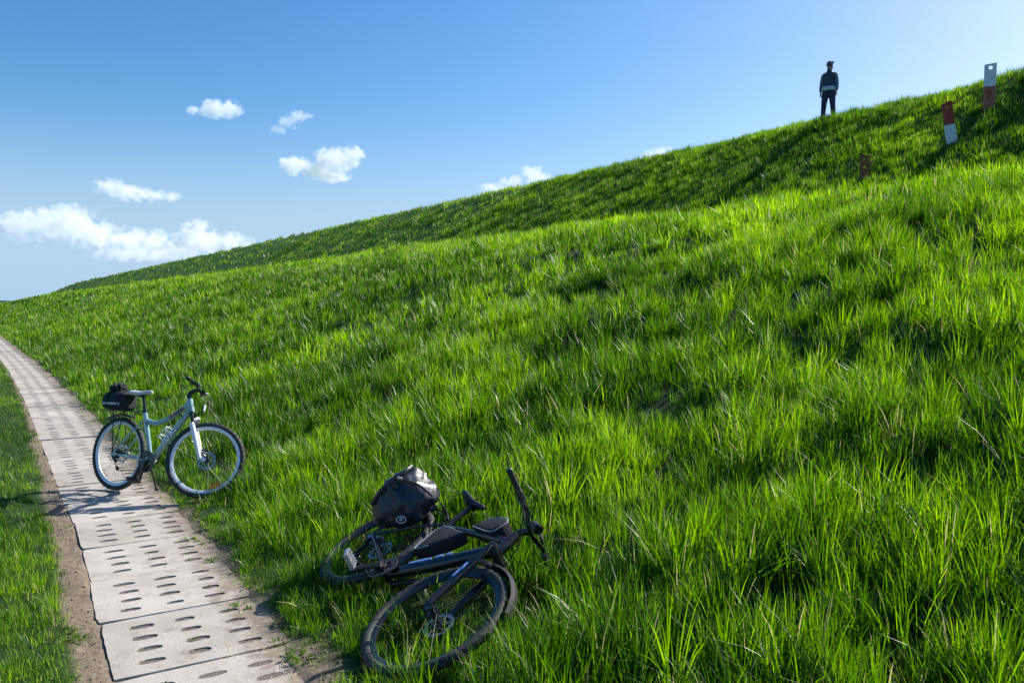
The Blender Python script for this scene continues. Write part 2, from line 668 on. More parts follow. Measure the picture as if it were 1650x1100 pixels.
def raw_mesh(name, verts, loops, starts, material, smooth_=False):
    me = bpy.data.meshes.new(name)
    me.vertices.add(len(verts))
    me.vertices.foreach_set('co', np.ascontiguousarray(verts, np.float32).ravel())
    me.loops.add(len(loops))
    me.loops.foreach_set('vertex_index', np.ascontiguousarray(loops, np.int32))
    me.polygons.add(len(starts))
    me.polygons.foreach_set('loop_start', np.ascontiguousarray(starts, np.int32))
    if smooth_:
        me.polygons.foreach_set('use_smooth', np.ones(len(starts), bool))
    else:
        me.polygons.foreach_set('use_smooth', np.zeros(len(starts), bool))
    me.update(calc_edges=True)
    me.materials.append(material)
    return me


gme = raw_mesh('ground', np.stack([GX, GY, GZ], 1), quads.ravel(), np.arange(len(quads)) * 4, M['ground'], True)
Sg, Tg = st(GX, GY)
TAU = tau(Sg, Tg)


def strip_w(s):
    """Width of the bare strip on the near side of the slabs."""
    return 0.15 - 0.09 * smooth(7, 14, s)


def cover_of(s, T):
    e = 0.10 * fbm(s * 2.2, T * 2.2, 3)
    right = smooth(1.30, 1.50, T + e + .07 * smooth(5.2, 7, s))
    left = 1 - smooth(0.52 - strip_w(s), 0.58 - strip_w(s), T - .6 * e)
    return np.clip(right + left, 0, 1)


cov = cover_of(Sg, TAU)
for hx, hy, rad, dep in HOLLOWS:
    cov = np.minimum(cov, 1 - .7 * np.exp(-((GX - hx) ** 2 + (GY - hy) ** 2) / (rad * rad * .5)))
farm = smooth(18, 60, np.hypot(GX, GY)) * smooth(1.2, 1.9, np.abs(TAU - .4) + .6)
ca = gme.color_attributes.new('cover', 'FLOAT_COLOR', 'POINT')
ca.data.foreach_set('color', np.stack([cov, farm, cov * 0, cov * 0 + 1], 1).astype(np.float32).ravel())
ground = bpy.data.objects.new('ground', gme)
col.objects.link(ground)
tag(ground, kind='structure')

# ------------------------------------------------------------------ the path of perforated concrete slabs
SLAB_W, SLAB_L, SLAB_T0 = 0.80, 0.740, 0.54


def slab_mesh(seed, far=False):
    """x across the path (0..W), y along it (0..L), top at z = 0."""
    rd = random.Random(seed)
    bm = bmesh.new()
    colx = [0, .287, .508, .80]
    rowy = [0, .2075, .3625, .5175, .740]
    holes_x = [(.116, .236), (.338, .458), (.560, .680)]
    holes_y = [.13, .285, .44, .595]
    N = 12 if not far else 8
    vcache = {}

    def V(x, y, z):
        k = (round(x, 4), round(y, 4), round(z, 4))
        if k not in vcache:
            vcache[k] = bm.verts.new((x, y, z))
        return vcache[k]
    soil_faces = []
    for i in range(3):
        for j in range(4):
            x0, x1, y0, y1 = colx[i], colx[i + 1], rowy[j], rowy[j + 1]
            hx0, hx1 = holes_x[i]
            hx0 += rd.uniform(-.012, .012)
            hx1 += rd.uniform(-.012, .012)
            cx, cyy = (hx0 + hx1) / 2, holes_y[j] + rd.uniform(-.006, .006)
            L, Wd = (hx1 - hx0) / 2, .0255 + rd.uniform(-.003, .004)
            rim, outer = [], []
            for k in range(N):
                a = 2 * math.pi * (k + .5) / N
                ca_, sa_ = math.cos(a), math.sin(a)
                px = cx + L * math.copysign(abs(ca_) ** .75, ca_)
                py = cyy + Wd * math.copysign(abs(sa_) ** .75, sa_) + rd.uniform(-.0015, .0015)
                rim.append((px, py))
                # matching point on the cell border
                sx = (x1 - cx) if ca_ > 0 else (cx - x0)
                sy = (y1 - cyy) if sa_ > 0 else (cyy - y0)
                q = max(abs(ca_) , abs(sa_))
                outer.append((cx + ca_ / q * sx, cyy + sa_ / q * sy))
            corners = [(x1, y1), (x0, y1), (x0, y0), (x1, y0)]
            rv = [V(p[0], p[1], 0) for p in rim]
            ov = [V(p[0], p[1], 0) for p in outer]
            dv = [V(p[0], p[1], -.009) for p in rim]
            for k in range(N):
                k2 = (k + 1) % N
                loop = [rv[k], ov[k]]
                # insert the cell corner where the border turns
                a1, a2 = outer[k], outer[k2]
                if abs(a1[0] - a2[0]) > 1e-6 and abs(a1[1] - a2[1]) > 1e-6:
                    cnr = min(corners, key=lambda c: (c[0] - a1[0]) ** 2 + (c[1] - a1[1]) ** 2 + (c[0] - a2[0]) ** 2 + (c[1] - a2[1]) ** 2)
                    loop.append(V(cnr[0], cnr[1], 0))
                loop += [ov[k2], rv[k2]]
                clean = []
                for q_ in loop:
                    if q_ not in clean:
                        clean.append(q_)
                try:
                    bm.faces.new(clean)
                except ValueError:
                    pass
                f = bm.faces.new((rv[k], rv[k2], dv[k2], dv[k]))
            f = bm.faces.new(dv)
            soil_faces.append(f)
    # outer skirt from the open border edges
    bm.edges.ensure_lookup_table()
    border = [e for e in bm.edges if e.is_boundary and all(abs(v.co.z) < 1e-5 for v in e.verts) and (
        all(v.co.x < 1e-4 for v in e.verts) or all(v.co.x > SLAB_W - 1e-4 for v in e.verts) or all(v.co.y < 1e-4 for v in e.verts) or all(v.co.y > SLAB_L - 1e-4 for v in e.verts))]
    ret = bmesh.ops.extrude_edge_only(bm, edges=border)
    low = [g for g in ret['geom'] if isinstance(g, bmesh.types.BMVert)]
    # worn outline: wander the border, knock the corners off
    for v in bm.verts:
        x, y = v.co.x, v.co.y
        dcor = min(math.hypot(x - a, y - b) for a in (0, SLAB_W) for b in (0, SLAB_L))
        edge = min(x, SLAB_W - x, y, SLAB_L - y)
        if edge < 1e-4:
            n1 = math.sin(x * 37 + seed) + math.sin(y * 41 + seed * 1.7)
            push = .0012 * n1 + rd.uniform(-.0012, .0012)
            cxs, cys = (SLAB_W / 2 - x), (SLAB_L / 2 - y)
            l = math.hypot(cxs, cys)
            k = push + max(0, .02 - dcor) * .8 * (1 if (seed + int(x > .4) + 2 * int(y > .4)) % 3 else .3)
            v.co.x += cxs / l * k
            v.co.y += cys / l * k
    for v in low:
        v.co.z = -.11
    bmesh.ops.recalc_face_normals(bm, faces=bm.faces)
    me = bpy.data.meshes.new('slab')
    for f in bm.faces:
        f.material_index = 0
    for f in soil_faces:
        if f.is_valid:
            f.material_index = 1
    bm.to_mesh(me)
    bm.free()
    me.materials.append(M['concrete'])
    me.materials.append(M['soil'])
    return me


slab_meshes = [slab_mesh(k) for k in range(5)]
slab_far = [slab_mesh(11, True), slab_mesh(12, True)]
# bed of earth under the slabs is the path's own surface
bed = MB()
bs = [x for x in np.arange(-4, 140, 1.0)]
bv = []
for q in bs:
    d_ = float(path_dev(np.array([q]))[0])
    for off in (SLAB_T0 + .02, SLAB_T0 + SLAB_W - .02):
        X_, Y_ = xy(q, off + d_)
        bv.append((X_, Y_, -.009))
bf = [(2 * k, 2 * k + 1, 2 * k + 3, 2 * k + 2) for k in range(len(bs) - 1)]
path = bed.add(bv, bf).build('path', M['soil'])
tag(path, kind='structure')
rs = random.Random(5)
S0 = 5.457 - .75 * 10
k = 0
while True:
    s_ = S0 + .75 * k
    if s_ > 120:
        break
    if s_ > 0.3:
        d_ = float(path_dev(np.array([s_ + .37]))[0])
        d2 = float(path_dev(np.array([s_ + .75]))[0]) - float(path_dev(np.array([s_]))[0])
        jit = rs.uniform(-.009, .009)
        X_, Y_ = xy(s_, SLAB_T0 + d_ + jit)
        ang = DA + rs.uniform(-.012, .012) - math.atan2(-d2, .75) * -1
        Mx = Matrix.Translation((X_, Y_, rs.uniform(-.004, .005))) @ Matrix.Rotation(ang, 4, 'Z') @ Matrix.Rotation(rs.uniform(-.004, .004), 4, 'X') @ Matrix.Rotation(rs.uniform(-.007, .007), 4, 'Y')
        shared('slab', (slab_meshes if s_ < 25 else slab_far)[k % (5 if s_ < 25 else 2)], path, Mx)
    k += 1

# ------------------------------------------------------------------ grass
LYING = dict(pos=(-0.8073, 4.7767, 0.2484), rot=(-1.1668, 0.0271, -1.1332), steer=0.0546)
# area pressed by the lying bicycle
BK0, BK1 = np.array([-.80, 4.75]), np.array([-.36, 3.75])


def tall(s, T):
    """Height of the sward in metres."""
    n = fbm(s * .9 + 5, T * .9, 3)
    n2 = fbm(s * 3.1, T * 3.1 + 4, 2)
    far_s = smooth(7, 9, s)
    slope = smooth(1.28 - .06 * far_s, 1.9 - .32 * far_s, T + .12 * fbm(s * 2.2, T * 2.2, 3))
    h = .06 + slope * np.clip(.19 + .12 * n + .16 * n2, .10, .34)
    h = h * (1 - .30 * smooth(13.5, 15.5, T))
    left = T < .9
    h = np.where(left, .085 + .05 * n + .03 * n2, h)
    return np.maximum(h, .02)


def grass(name, dmin, dmax, tufts, per, width, segs, amax=R(39), tmin=-9, tmax=23.2, hmul=1.0, seed=1, far=False, spr=1.0):
    g = np.random.default_rng(seed)
    area = amax * (dmax ** 2 - dmin ** 2)
    n = int(area * tufts)
    d = np.sqrt(g.random(n) * (dmax ** 2 - dmin ** 2) + dmin ** 2)
    a = (g.random(n) * 2 - 1) * amax
    x, y = d * np.sin(a), d * np.cos(a)
    s, t = st(x, y)
    T = tau(s, t)
    keep = (T > tmin) & (T < tmax)
    c = cover_of(s, T)
    # weeds and thin grass creep over the bare strip
    weed = smooth(1.20, 1.34, T) * (fbm(s * 2.6 + 30, T * 2.6, 2) > .0)
    p = np.clip(c + .55 * weed, 0, 1)
    p = np.where((T > .555) & (T < 1.22), 0, p)
    thin = .74 + .26 * smooth(-.20, .06, fbm(s * 1.7 + 70, T * 1.7, 2))
    thin = np.where(T < .9, .9, np.where(T > 14.5, np.maximum(thin, .9), thin))
    for hx, hy, rad, dep in HOLLOWS:
        thin = thin * (1 - .4 * np.exp(-((x - hx) ** 2 + (y - hy) ** 2) / (rad * rad * .35)))
    keep &= g.random(n) < p * thin
    x, y, s, T, c = x[keep], y[keep], s[keep], T[keep], c[keep]
    n = len(x)
    hs = tall(s, T) * g.uniform(.50, 1.36, n) * hmul * (.45 + .55 * c)
    # pressed down under the lying bicycle
    ab = BK1 - BK0
    u = np.clip(((x - BK0[0]) * ab[0] + (y - BK0[1]) * ab[1]) / (ab @ ab), 0, 1)
    dist = np.hypot(x - BK0[0] - u * ab[0] - .14, y - BK0[1] - u * ab[1] - .02)
    hs = hs * (1 - (.52 - .22 * u) * (1 - smooth(.30, .50, dist)))
    tint_t = np.clip(.38 + .22 * smooth(8.5, 11.5, T) - .24 * smooth(13.8, 15.2, T) + .55 * fbm(s * .55 + 11, T * .55, 3) + g.normal(0, .17, n), 0, .9)  # slope light put into the tint: berm brighter, upper bank darker
    # one row for each blade
    bi = np.repeat(np.arange(n), per)
    nb = len(bi)
    spread = (.035 + .045 * g.random(n)) * spr
    oa = g.random(nb) * 2 * np.pi
    orad = spread[bi] * np.sqrt(g.random(nb)) * (1.0 if not far else 3.0)
    bx = x[bi] + orad * np.cos(oa)
    by = y[bi] + orad * np.sin(oa)
    bz = ground_z(bx, by) - .01
    bs_, bt_ = st(bx, by)
    bT = tau(bs_, bt_)
    onpath = (bT > .57) & (bT < 1.24)
    h = hs[bi] * g.uniform(.55, 1.15, nb) * (1.12 - .35 * orad / (spread[bi] * (3.0 if far else 1.0)))
    # lean: out from the tuft, a common breeze, and some chance
    tl = g.random(n) * 2 * np.pi
    tm = g.random(n) * .22
    lx = np.cos(oa) * .20 + np.cos(tl)[bi] * tm[bi] + g.normal(0, .13, nb) - .04
    ly = np.sin(oa) * .20 + np.sin(tl)[bi] * tm[bi] + g.normal(0, .13, nb) - .03
    lx, ly = lx * h, ly * h
    floppy = g.random(nb) < .10
    lx = np.where(floppy, lx * 2.2, lx)
    ly = np.where(floppy, ly * 2.2, ly)
    w = width * g.uniform(.6, 1.3, nb) * np.clip(h / .22, .6, 1.25)
    fa = np.arctan2(ly, lx) + np.pi / 2 + g.normal(0, .7, nb)
    wx, wy = np.cos(fa) * w / 2, np.sin(fa) * w / 2
    ok = ~onpath
    bx, by, bz, h, lx, ly, wx, wy, bi = [q[ok] for q in (bx, by, bz, h, lx, ly, wx, wy, bi)]
    nb = len(bx)
    L2 = (lx ** 2 + ly ** 2) / np.maximum(h, 1e-4) ** 2

    def at(u):
        dz = h * (u - .30 * np.minimum(L2, 1.6) * u * u)
        return bx + lx * u * u * .85 + lx * u * .15, by + ly * u * u * .85 + ly * u * .15, bz + dz
    us = {3: (0, .38, .74, 1), 2: (0, .55, 1), 1: (0, 1)}[segs]
    ws = {3: (.75, 1, .68, 0), 2: (.85, .9, 0), 1: (1, 0)}[segs]
    rows = []
    for u, ww in zip(us, ws):
        cx, cyy, cz = at(u)
        if ww > 0:
            rows.append(np.stack([cx - wx * ww, cyy - wy * ww, cz], 1))
            rows.append(np.stack([cx + wx * ww, cyy + wy * ww, cz], 1))
        else:
            rows.append(np.stack([cx, cyy, cz], 1))
    nv = len(rows)
    verts = np.stack(rows, 1).reshape(-1, 3)
    tri = {3: [(0, 1, 3), (0, 3, 2), (2, 3, 5), (2, 5, 4), (4, 5, 6)], 2: [(0, 1, 3), (0, 3, 2), (2, 3, 4)], 1: [(0, 1, 2)]}[segs]
    tris = (np.arange(nb)[:, None, None] * nv + np.array(tri)[None]).reshape(-1)
    me = raw_mesh(name, verts, tris, np.arange(len(tris) // 3) * 3, M['blade'])
    tint = np.clip(tint_t[bi] + g.normal(0, .17, nb), 0, .92)
    dry = g.random(nb) < .028
    tint = np.where(dry, g.uniform(.95, 1, nb), tint)
    tv = np.repeat(tint, nv)
    ca_ = me.color_attributes.new('tint', 'FLOAT_COLOR', 'POINT')
    ca_.data.foreach_set('color', np.stack([tv, tv, tv, tv * 0 + 1], 1).astype(np.float32).ravel())
    o = bpy.data.objects.new(name, me)
    col.objects.link(o)
    tag(o, kind='stuff')
    print(name, nb, 'blades', len(tris) // 3, 'tris')
    return o


o = grass('slope_grass', 1.7, 6.3, 130, 44, .0048, 3, tmin=.9, seed=1)
tag(o, 'tall bright green grass on the foot of the dike', 'grass')
o = grass('verge_grass', 2.2, 7.5, 380, 14, .0050, 2, tmin=-2.5, tmax=.9, seed=5, amax=R(40))
tag(o, 'short green grass on the near verge left of the slab path', 'grass')
o = grass('verge_grass', 7.5, 31, 150, 12, .0090, 1, tmin=-3, tmax=.9, seed=15, amax=R(40))
tag(o, 'short green grass further along the left verge of the path', 'grass')
o = grass('slope_grass', 6.3, 12, 92, 34, .0066, 2, tmin=.9, seed=2, spr=1.15)
tag(o, 'tall green grass covering the middle of the dike slope', 'grass')
o = grass('slope_grass', 12, 31, 40, 20, .0115, 2, tmin=.9, seed=3, spr=1.5)
tag(o, 'dense green grass on the upper dike slope', 'grass')
o = grass('slope_grass', 13, 36, 62, 20, .0125, 1, tmin=13.2, seed=33, spr=1.8)
tag(o, 'short green turf of the upper dike bank, tinted dark as shade', 'grass')
o = grass('slope_grass', 31, 62, 14, 13, .034, 1, tmin=-3, seed=4, far=True)
tag(o, 'distant green grass along the dike crest', 'grass')
o = grass('slope_grass', 62, 170, 1.6, 10, .075, 1, tmin=-9, seed=6, far=True, hmul=1.3)
tag(o, 'far away grass where the dike meets the horizon', 'grass')

o = grass('slope_grass', 170, 480, .16, 10, .22, 1, tmin=-4, seed=8, far=True, hmul=2.0)
tag(o, 'farthest grass at the end of the dike', 'grass')
# ------------------------------------------------------------------ clods and pebbles on the bare strips
g = np.random.default_rng(21)
n = 5200
cs = g.uniform(2.6, 13, n)
right = g.random(n) < .6
ct = np.where(right, 1.10 + .55 * g.random(n) ** 1.1, .53 - .30 * g.random(n)) + path_dev(cs)
cx_, cy_ = xy(cs, ct)
cz_ = ground_z(cx_, cy_)
cT = tau(*st(cx_, cy_))
ok = (cover_of(cs, cT) < .9) & ((cT < .54) | ((cT > 1.36) | (cz_ > .002)))
cx_, cy_, cz_ = cx_[ok], cy_[ok], cz_[ok]
n = len(cx_)
rad = .0022 + .0085 * g.random(n) ** 4
base = np.array([(1, 0, 0), (-1, 0, 0), (0, 1, 0), (0, -1, 0), (0, 0, .7), (0, 0, -.6), (.6, .6, .35), (-.6, .6, .3), (.6, -.6, .3), (-.6, -.6, .35)])
tris_ = np.array([(4, 0, 6), (4, 6, 2), (4, 2, 7), (4, 7, 1), (4, 1, 9), (4, 9, 3), (4, 3, 8), (4, 8, 0), (0, 5, 6), (6, 5, 2), (2, 5, 7), (7, 5, 1), (1, 5, 9), (9, 5, 3), (3, 5, 8), (8, 5, 0)])
an = g.random(n) * 6.28
jit = g.uniform(.6, 1.35, (n, 10, 3))
P = base[None] * jit * rad[:, None, None]
PX = P[..., 0] * np.cos(an)[:, None] - P[..., 1] * np.sin(an)[:, None]
PY = P[..., 0] * np.sin(an)[:, None] + P[..., 1] * np.cos(an)[:, None]
V_ = np.stack([PX + cx_[:, None], PY + cy_[:, None], P[..., 2] + (cz_ + rad * .25)[:, None]], -1).reshape(-1, 3)
F_ = (np.arange(n)[:, None, None] * 10 + tris_[None]).reshape(-1)
M['clod'] = worn('dry_earth_clods', (.12, .092, .066), (.34, .28, .215), 45, (.9, .98), 0, .2, .35, .68)
o = bpy.data.objects.new('clods', raw_mesh('clods', V_, F_, np.arange(len(F_) // 3) * 3, M['clod'], False))
col.objects.link(o)
tag(o, 'small dry earth clods and pebbles beside the slab path', 'clods', kind='stuff')

# dry stems dropped on the bare earth, and low weeds in the strip, the joints and some holes
def leaf_mesh(name, spots, material, flat):
    g = np.random.default_rng(44)
    vs_, fs_, tn = [], [], []
    for (px, py, pz, ln, wd, ang, lift, tint) in spots:
        ux, uy = math.cos(ang), math.sin(ang)
        b = len(vs_)
        for u, w in ((0, .35), (.35, 1), (.72, .8), (1, 0)):
            cxx, cyy = px + ux * ln * u, py + uy * ln * u
            zz = pz + lift * ln * (u - .75 * u * u)
            if w:
                vs_.append((cxx - uy * wd * w / 2, cyy + ux * wd * w / 2, zz + .1 * wd * w))
                vs_.append((cxx + uy * wd * w / 2, cyy - ux * wd * w / 2, zz + .1 * wd * w))
            else:
                vs_.append((cxx, cyy, zz))
            tn += [tint] * (2 if w else 1)
        fs_ += [(b, b + 1, b + 3), (b, b + 3, b + 2), (b + 2, b + 3, b + 5), (b + 2, b + 5, b + 4), (b + 4, b + 5, b + 6)]
    f = np.array(fs_).reshape(-1)
    me = raw_mesh(name, np.array(vs_), f, np.arange(len(fs_)) * 3, material)
    ca_ = me.color_attributes.new('tint', 'FLOAT_COLOR', 'POINT')
    tv = np.array(tn)
    ca_.data.foreach_set('color', np.stack([tv, tv, tv, tv * 0 + 1], 1).astype(np.float32).ravel())
    o = bpy.data.objects.new(name, me)
    col.objects.link(o)
    return tag(o, kind='stuff')


rl_ = random.Random(31)
spots = []
for q in range(1500):
    s_ = rl_.uniform(2.8, 12)
    T_ = rl_.choice((rl_.uniform(.28, .53), rl_.uniform(1.2, 1.6), rl_.uniform(1.2, 1.6), rl_.uniform(1.0, 1.35)))
    X_, Y_ = xy(s_, T_ + float(path_dev(np.array([s_]))[0]))
    z_ = max(gz(X_, Y_), .001 if T_ > .5 else -1) + .004
    spots.append((X_, Y_, z_, rl_.uniform(.015, .07), rl_.uniform(.0015, .0035), rl_.uniform(0, 6.28), rl_.uniform(0, .15), rl_.uniform(.955, 1)))
tag(leaf_mesh('litter', spots, M['blade'], True), 'dry grass stems scattered on the bare earth by the path', 'litter')
spots = []
centres = []
for q in range(150):
    s_ = rl_.uniform(3.0, 16)
    T_ = 1.22 + .30 * rl_.random() ** .7 if rl_.random() < .8 else rl_.uniform(.36, .53)
    centres.append((s_, T_, rl_.uniform(.5, 1.2), 14))
for kk, row, cx in ((-3, .13, .40), (-3, .13, .62), (-3, .285, .61), (-3, .44, .39), (-2, .595, .64), (0, .13, .62), (-3, .595, .2), (1, .44, .40), (-1, .285, .62), (2, .13, .63), (-2, .285, .40)):
    centres.append((5.457 + .75 * kk + row, SLAB_T0 + cx, .42, 10))
for s_, T_, sc, nl in centres:
    X_, Y_ = xy(s_, T_ + float(path_dev(np.array([s_]))[0]))
    z_ = max(gz(X_, Y_), -.004)
    for q in range(nl):
        a = rl_.uniform(0, 6.28)
        spots.append((X_ + .012 * sc * math.cos(a), Y_ + .012 * sc * math.sin(a), z_, sc * rl_.uniform(.025, .065), sc * rl_.uniform(.006, .013), a + rl_.uniform(-.5, .5), rl_.uniform(.3, 1.4), rl_.uniform(.25, .9)))
tag(leaf_mesh('weeds', spots, M['blade'], True), 'low leafy weeds along the edge of the slab path', 'weeds')

# ------------------------------------------------------------------ bicycles
def rot3(a, b, c):
    return Matrix.Rotation(a, 3, 'Z') @ Matrix.Rotation(b, 3, 'Y') @ Matrix.Rotation(c, 3, 'X')


def frame_matrix(pos, rot, scale=1.0):
    return Matrix.Translation(pos) @ rot3(*rot).to_4x4() @ Matrix.Scale(scale, 4)


def steer_matrix(head, axis, ang):
    return Matrix.Translation(head) @ Matrix.Rotation(ang, 4, Vector(axis)) @ Matrix.Translation(-Vector(head))


def tyre_mesh(c, R_out, w, seg=96):
    """Knobbed tyre: a closed profile whose shoulder blocks alternate."""
    r0 = R_out - w * .52
    prof = []
    N = 14
    for k in range(N):
        a = 2 * math.pi * k / N
        prof.append((r0 + math.cos(a) * w * .47, math.sin(a) * w * .5))

    def knob(i, j):
        crown = j in (0, 1, N - 1)
        shoulder = j in (2, N - 2)
        if crown:
            return .0045 if (i % 2 == 0) else -.003
        if shoulder:
            return .006 if (i % 2 == 1) else -.003
        return 0
    return MB().ring(c, prof, seg, True, knob)


def make_wheel(root, c, R_out, w, rim_mat, T, disc_side, reflector=None, spokes=24, hub_mat='black_metal', rear=False):
    """wheel part: the hub carries tyre, rim, spokes, brake disc."""
    hw = .05 if not rear else .065
    hub = MB()
    hub.ring(c, [(.0, -hw), (.012, -hw), (.012, -.035), (.027, -.033), (.027, -.027), (.014, -.02), (.014, .02), (.027, .027), (.027, .033), (.012, .035), (.012, hw), (.0, hw)], 18, False)
    wheel = hub.build('wheel', M[hub_mat], root, T)
    tyre_mesh(c, R_out, w).build('tyre', M['rubber'], wheel, T)
    ri = R_out - w * .98
    MB().ring(c, [(ri + .006, -.013), (ri + .004, .0), (ri + .006, .013), (ri - .012, .012), (ri - .024, .004), (ri - .024, -.004), (ri - .012, -.012)], 64).build('rim', M[rim_mat], wheel, T)
    me = None
    for k in range(spokes):
        a = 2 * math.pi * k / spokes
        side = 1 if k % 2 else -1
        lead = .55 if (k // 2) % 2 else -.55
        p0 = (c[0] + .026 * math.cos(a + lead * 1.6), c[1] + side * .03, c[2] + .026 * math.sin(a + lead * 1.6))
        p1 = (c[0] + (ri - .02) * math.cos(a), c[1] + side * .003, c[2] + (ri - .02) * math.sin(a))
        MB().tube([p0, p1], .0011, 4, False).build('spoke', M['steel' if rim_mat == 'white_alloy' else 'dark_steel'], wheel, T)
    if disc_side:
        y = c[1] + disc_side * .042
        n = 40
        vs_, fs_ = [], []
        for i in range(n):
            a = 2 * math.pi * i / n
            wob = .004 * math.cos(a * 10)
            for r in (.080 + wob, .060 - wob * .4):
                for dy in (-.001, .001):
                    vs_.append((c[0] + r * math.cos(a), y + dy, c[2] + r * math.sin(a)))
        for i in range(n):
            j = (i + 1) % n
            b0, b1 = i * 4, j * 4
            fs_ += [(b0, b1, b1 + 2, b0 + 2), (b0 + 1, b0 + 3, b1 + 3, b1 + 1), (b0, b0 + 1, b1 + 1, b1), (b0 + 2, b1 + 2, b1 + 3, b0 + 3)]
        d = MB().add(vs_, fs_)
        for k in range(6):
            a = 2 * math.pi * k / 6
            d.box((c[0] + .042 * math.cos(a), y, c[2] + .042 * math.sin(a)), (.05, .002, .008), Matrix.Rotation(-(a + .35), 3, 'Y'))
        d.build('brake_disc', M['steel'], wheel, T, auto=.5)
    if reflector is not None:
        a = reflector
        rc = Vector((c[0] + (ri - .045) * math.cos(a), c[1] - .006, c[2] + (ri - .045) * math.sin(a)))
        ux = Vector((-math.sin(a), 0, math.cos(a)))
        uy = Vector((math.cos(a), 0, math.sin(a)))
        rr = [circle(rc + Vector((0, dy, 0)), ux, uy, .044 * q, .021 * q, 14, .7) for dy, q in ((-.014, .8), (-.011, 1), (.006, 1), (.009, .8))]
        MB().loft(rr).build('reflector', M['orange'], wheel, T)
    return wheel


def pedal(root, c, mat_, T=None, rot=None):
    """Cage pedal with teeth."""
    rot = rot or Matrix.Identity(3)
    p = MB()

    def L(v):
        return Vector(c) + rot @ Vector(v)
    p.tube([L((0, .05, 0)), L((0, -.055, 0))], .011, 10)
    for sx in (-1, 1):
        p.box(L((sx * .036, 0, 0)), (.007, .098, .022), rot)
        for q in range(5):
            p.box(L((sx * .036, -.04 + q * .02, .013)), (.007, .006, .006), rot)
            p.box(L((sx * .036, -.04 + q * .02, -.013)), (.007, .006, .006), rot)
    for sy in (-1, 0, 1):
        p.box(L((0, sy * .046, 0)), (.066, .008, .018), rot)
    return p.build('pedal', M[mat_], root, T, smooth_=False)


def drivetrain(root, bb, rear, crank_a, cog_mat, arm_mat, ped_mat, guard=False, arm=.17):
    b = Vector(bb)
    n = 48
    ch = MB()
    # toothed chainring with a spider
    prof = [(.052, -.0475), (.080, -.0475), (.080, -.0445), (.052, -.0445)]
    ch.ring((b.x, 0, b.z), prof, 64, True, lambda i, j: (.006 if i % 2 else 0) if j in (1, 2) else 0)
    ch.ring((b.x, 0, b.z), [(.045, -.0405), (.068, -.0405), (.068, -.038), (.045, -.038)], 48, True, lambda i, j: (.005 if i % 2 else 0) if j in (1, 2) else 0)
    for k in range(5):
        a = 2 * math.pi * k / 5
        ch.box((b.x + .034 * math.cos(a), -.046, b.z + .034 * math.sin(a)), (.05, .007, .014), Matrix.Rotation(-a, 3, 'Y'))
    ch.tube([(b.x, -.062, b.z), (b.x, .062, b.z)], .018, 16)
    if guard:
        ch.ring((b.x, 0, b.z), [(.086, -.054), (.098, -.054), (.098, -.051), (.086, -.051)], 48)
    cs = ch.build('chainring', M[cog_mat], root, smooth_=True, auto=.5)
    for sgn, a in ((-1, crank_a), (1, crank_a + math.pi)):
        y = sgn * .066
        e = b + Vector((math.cos(a) * arm, 0, math.sin(a) * arm))
        MB().tube([(b.x, y, b.z), (b.x + (e.x - b.x) * .5, y + sgn * .006, b.z + (e.z - b.z) * .5), (e.x, y + sgn * .012, e.z)], [.019, .0125, .014], 10).build('crank_arm', M[arm_mat], root)
        pedal(root, (e.x, y + sgn * .075, e.z), ped_mat, None, Matrix.Rotation(.4, 3, 'Y'))
    r = Vector(rear)
    cas = MB()
    for q in range(7):
        rr = .050 - q * .0048
        cas.ring((r.x, 0, r.z), [(.012, -.020 - q * .0042), (rr, -.020 - q * .0042), (rr, -.0215 - q * .0042), (.012, -.0215 - q * .0042)], 36, True, lambda i, j: (.003 if i % 2 else 0) if j in (1, 2) else 0)
    cas.build('cassette', M['steel' if not guard else 'dark_steel'], root, auto=.5)
    # derailleur: body, cage, two jockey wheels
    dr = MB()
    dr.tube([(r.x, -.055, r.z), (r.x + .006, -.06, r.z - .03), (r.x + .020, -.058, r.z - .055)], [.010, .015, .012], 8)
    dr.tube([(r.x + .015, -.048, r.z - .055), (r.x + .055, -.048, r.z - .135)], .007, 6)
    dr.tube([(r.x + .015, -.034, r.z - .055), (r.x + .055, -.034, r.z - .135)], .005, 6)
    for jx, jz in ((r.x + .018, r.z - .062), (r.x + .052, r.z - .128)):
        dr.ring((jx, 0, jz), [(.004, -.046), (.019, -.046), (.019, -.036), (.004, -.036)], 18, True, lambda i, j: (.003 if i % 2 else 0) if j in (1, 2) else 0)
    dr.build('derailleur', M['black_metal'], root, auto=.6)
    # chain: one closed band of links round cog, ring and jockey wheels
    loop = []
    for k in range(9):
        a = -math.pi / 2 + .15 + k * math.pi / 8
        loop.append((b.x + .084 * math.cos(a), -.046, b.z + .084 * math.sin(a)))
    for k in range(6):
        a = math.pi / 2 + .1 + k * (math.pi - .4) / 5
        loop.append((r.x + .036 * math.cos(a), -.036, r.z + .036 * math.sin(a)))
    loop.append((r.x + .0, -.040, r.z - .058))
    loop.append((r.x + .034, -.041, r.z - .100))
    loop.append((r.x + .054, -.041, r.z - .149))
    loop.append(loop[0])
    MB().tube(loop, [.0052 if k % 2 else .0038 for k in range(len(loop))], 6, False).build('chain', M['dark_steel'], root)


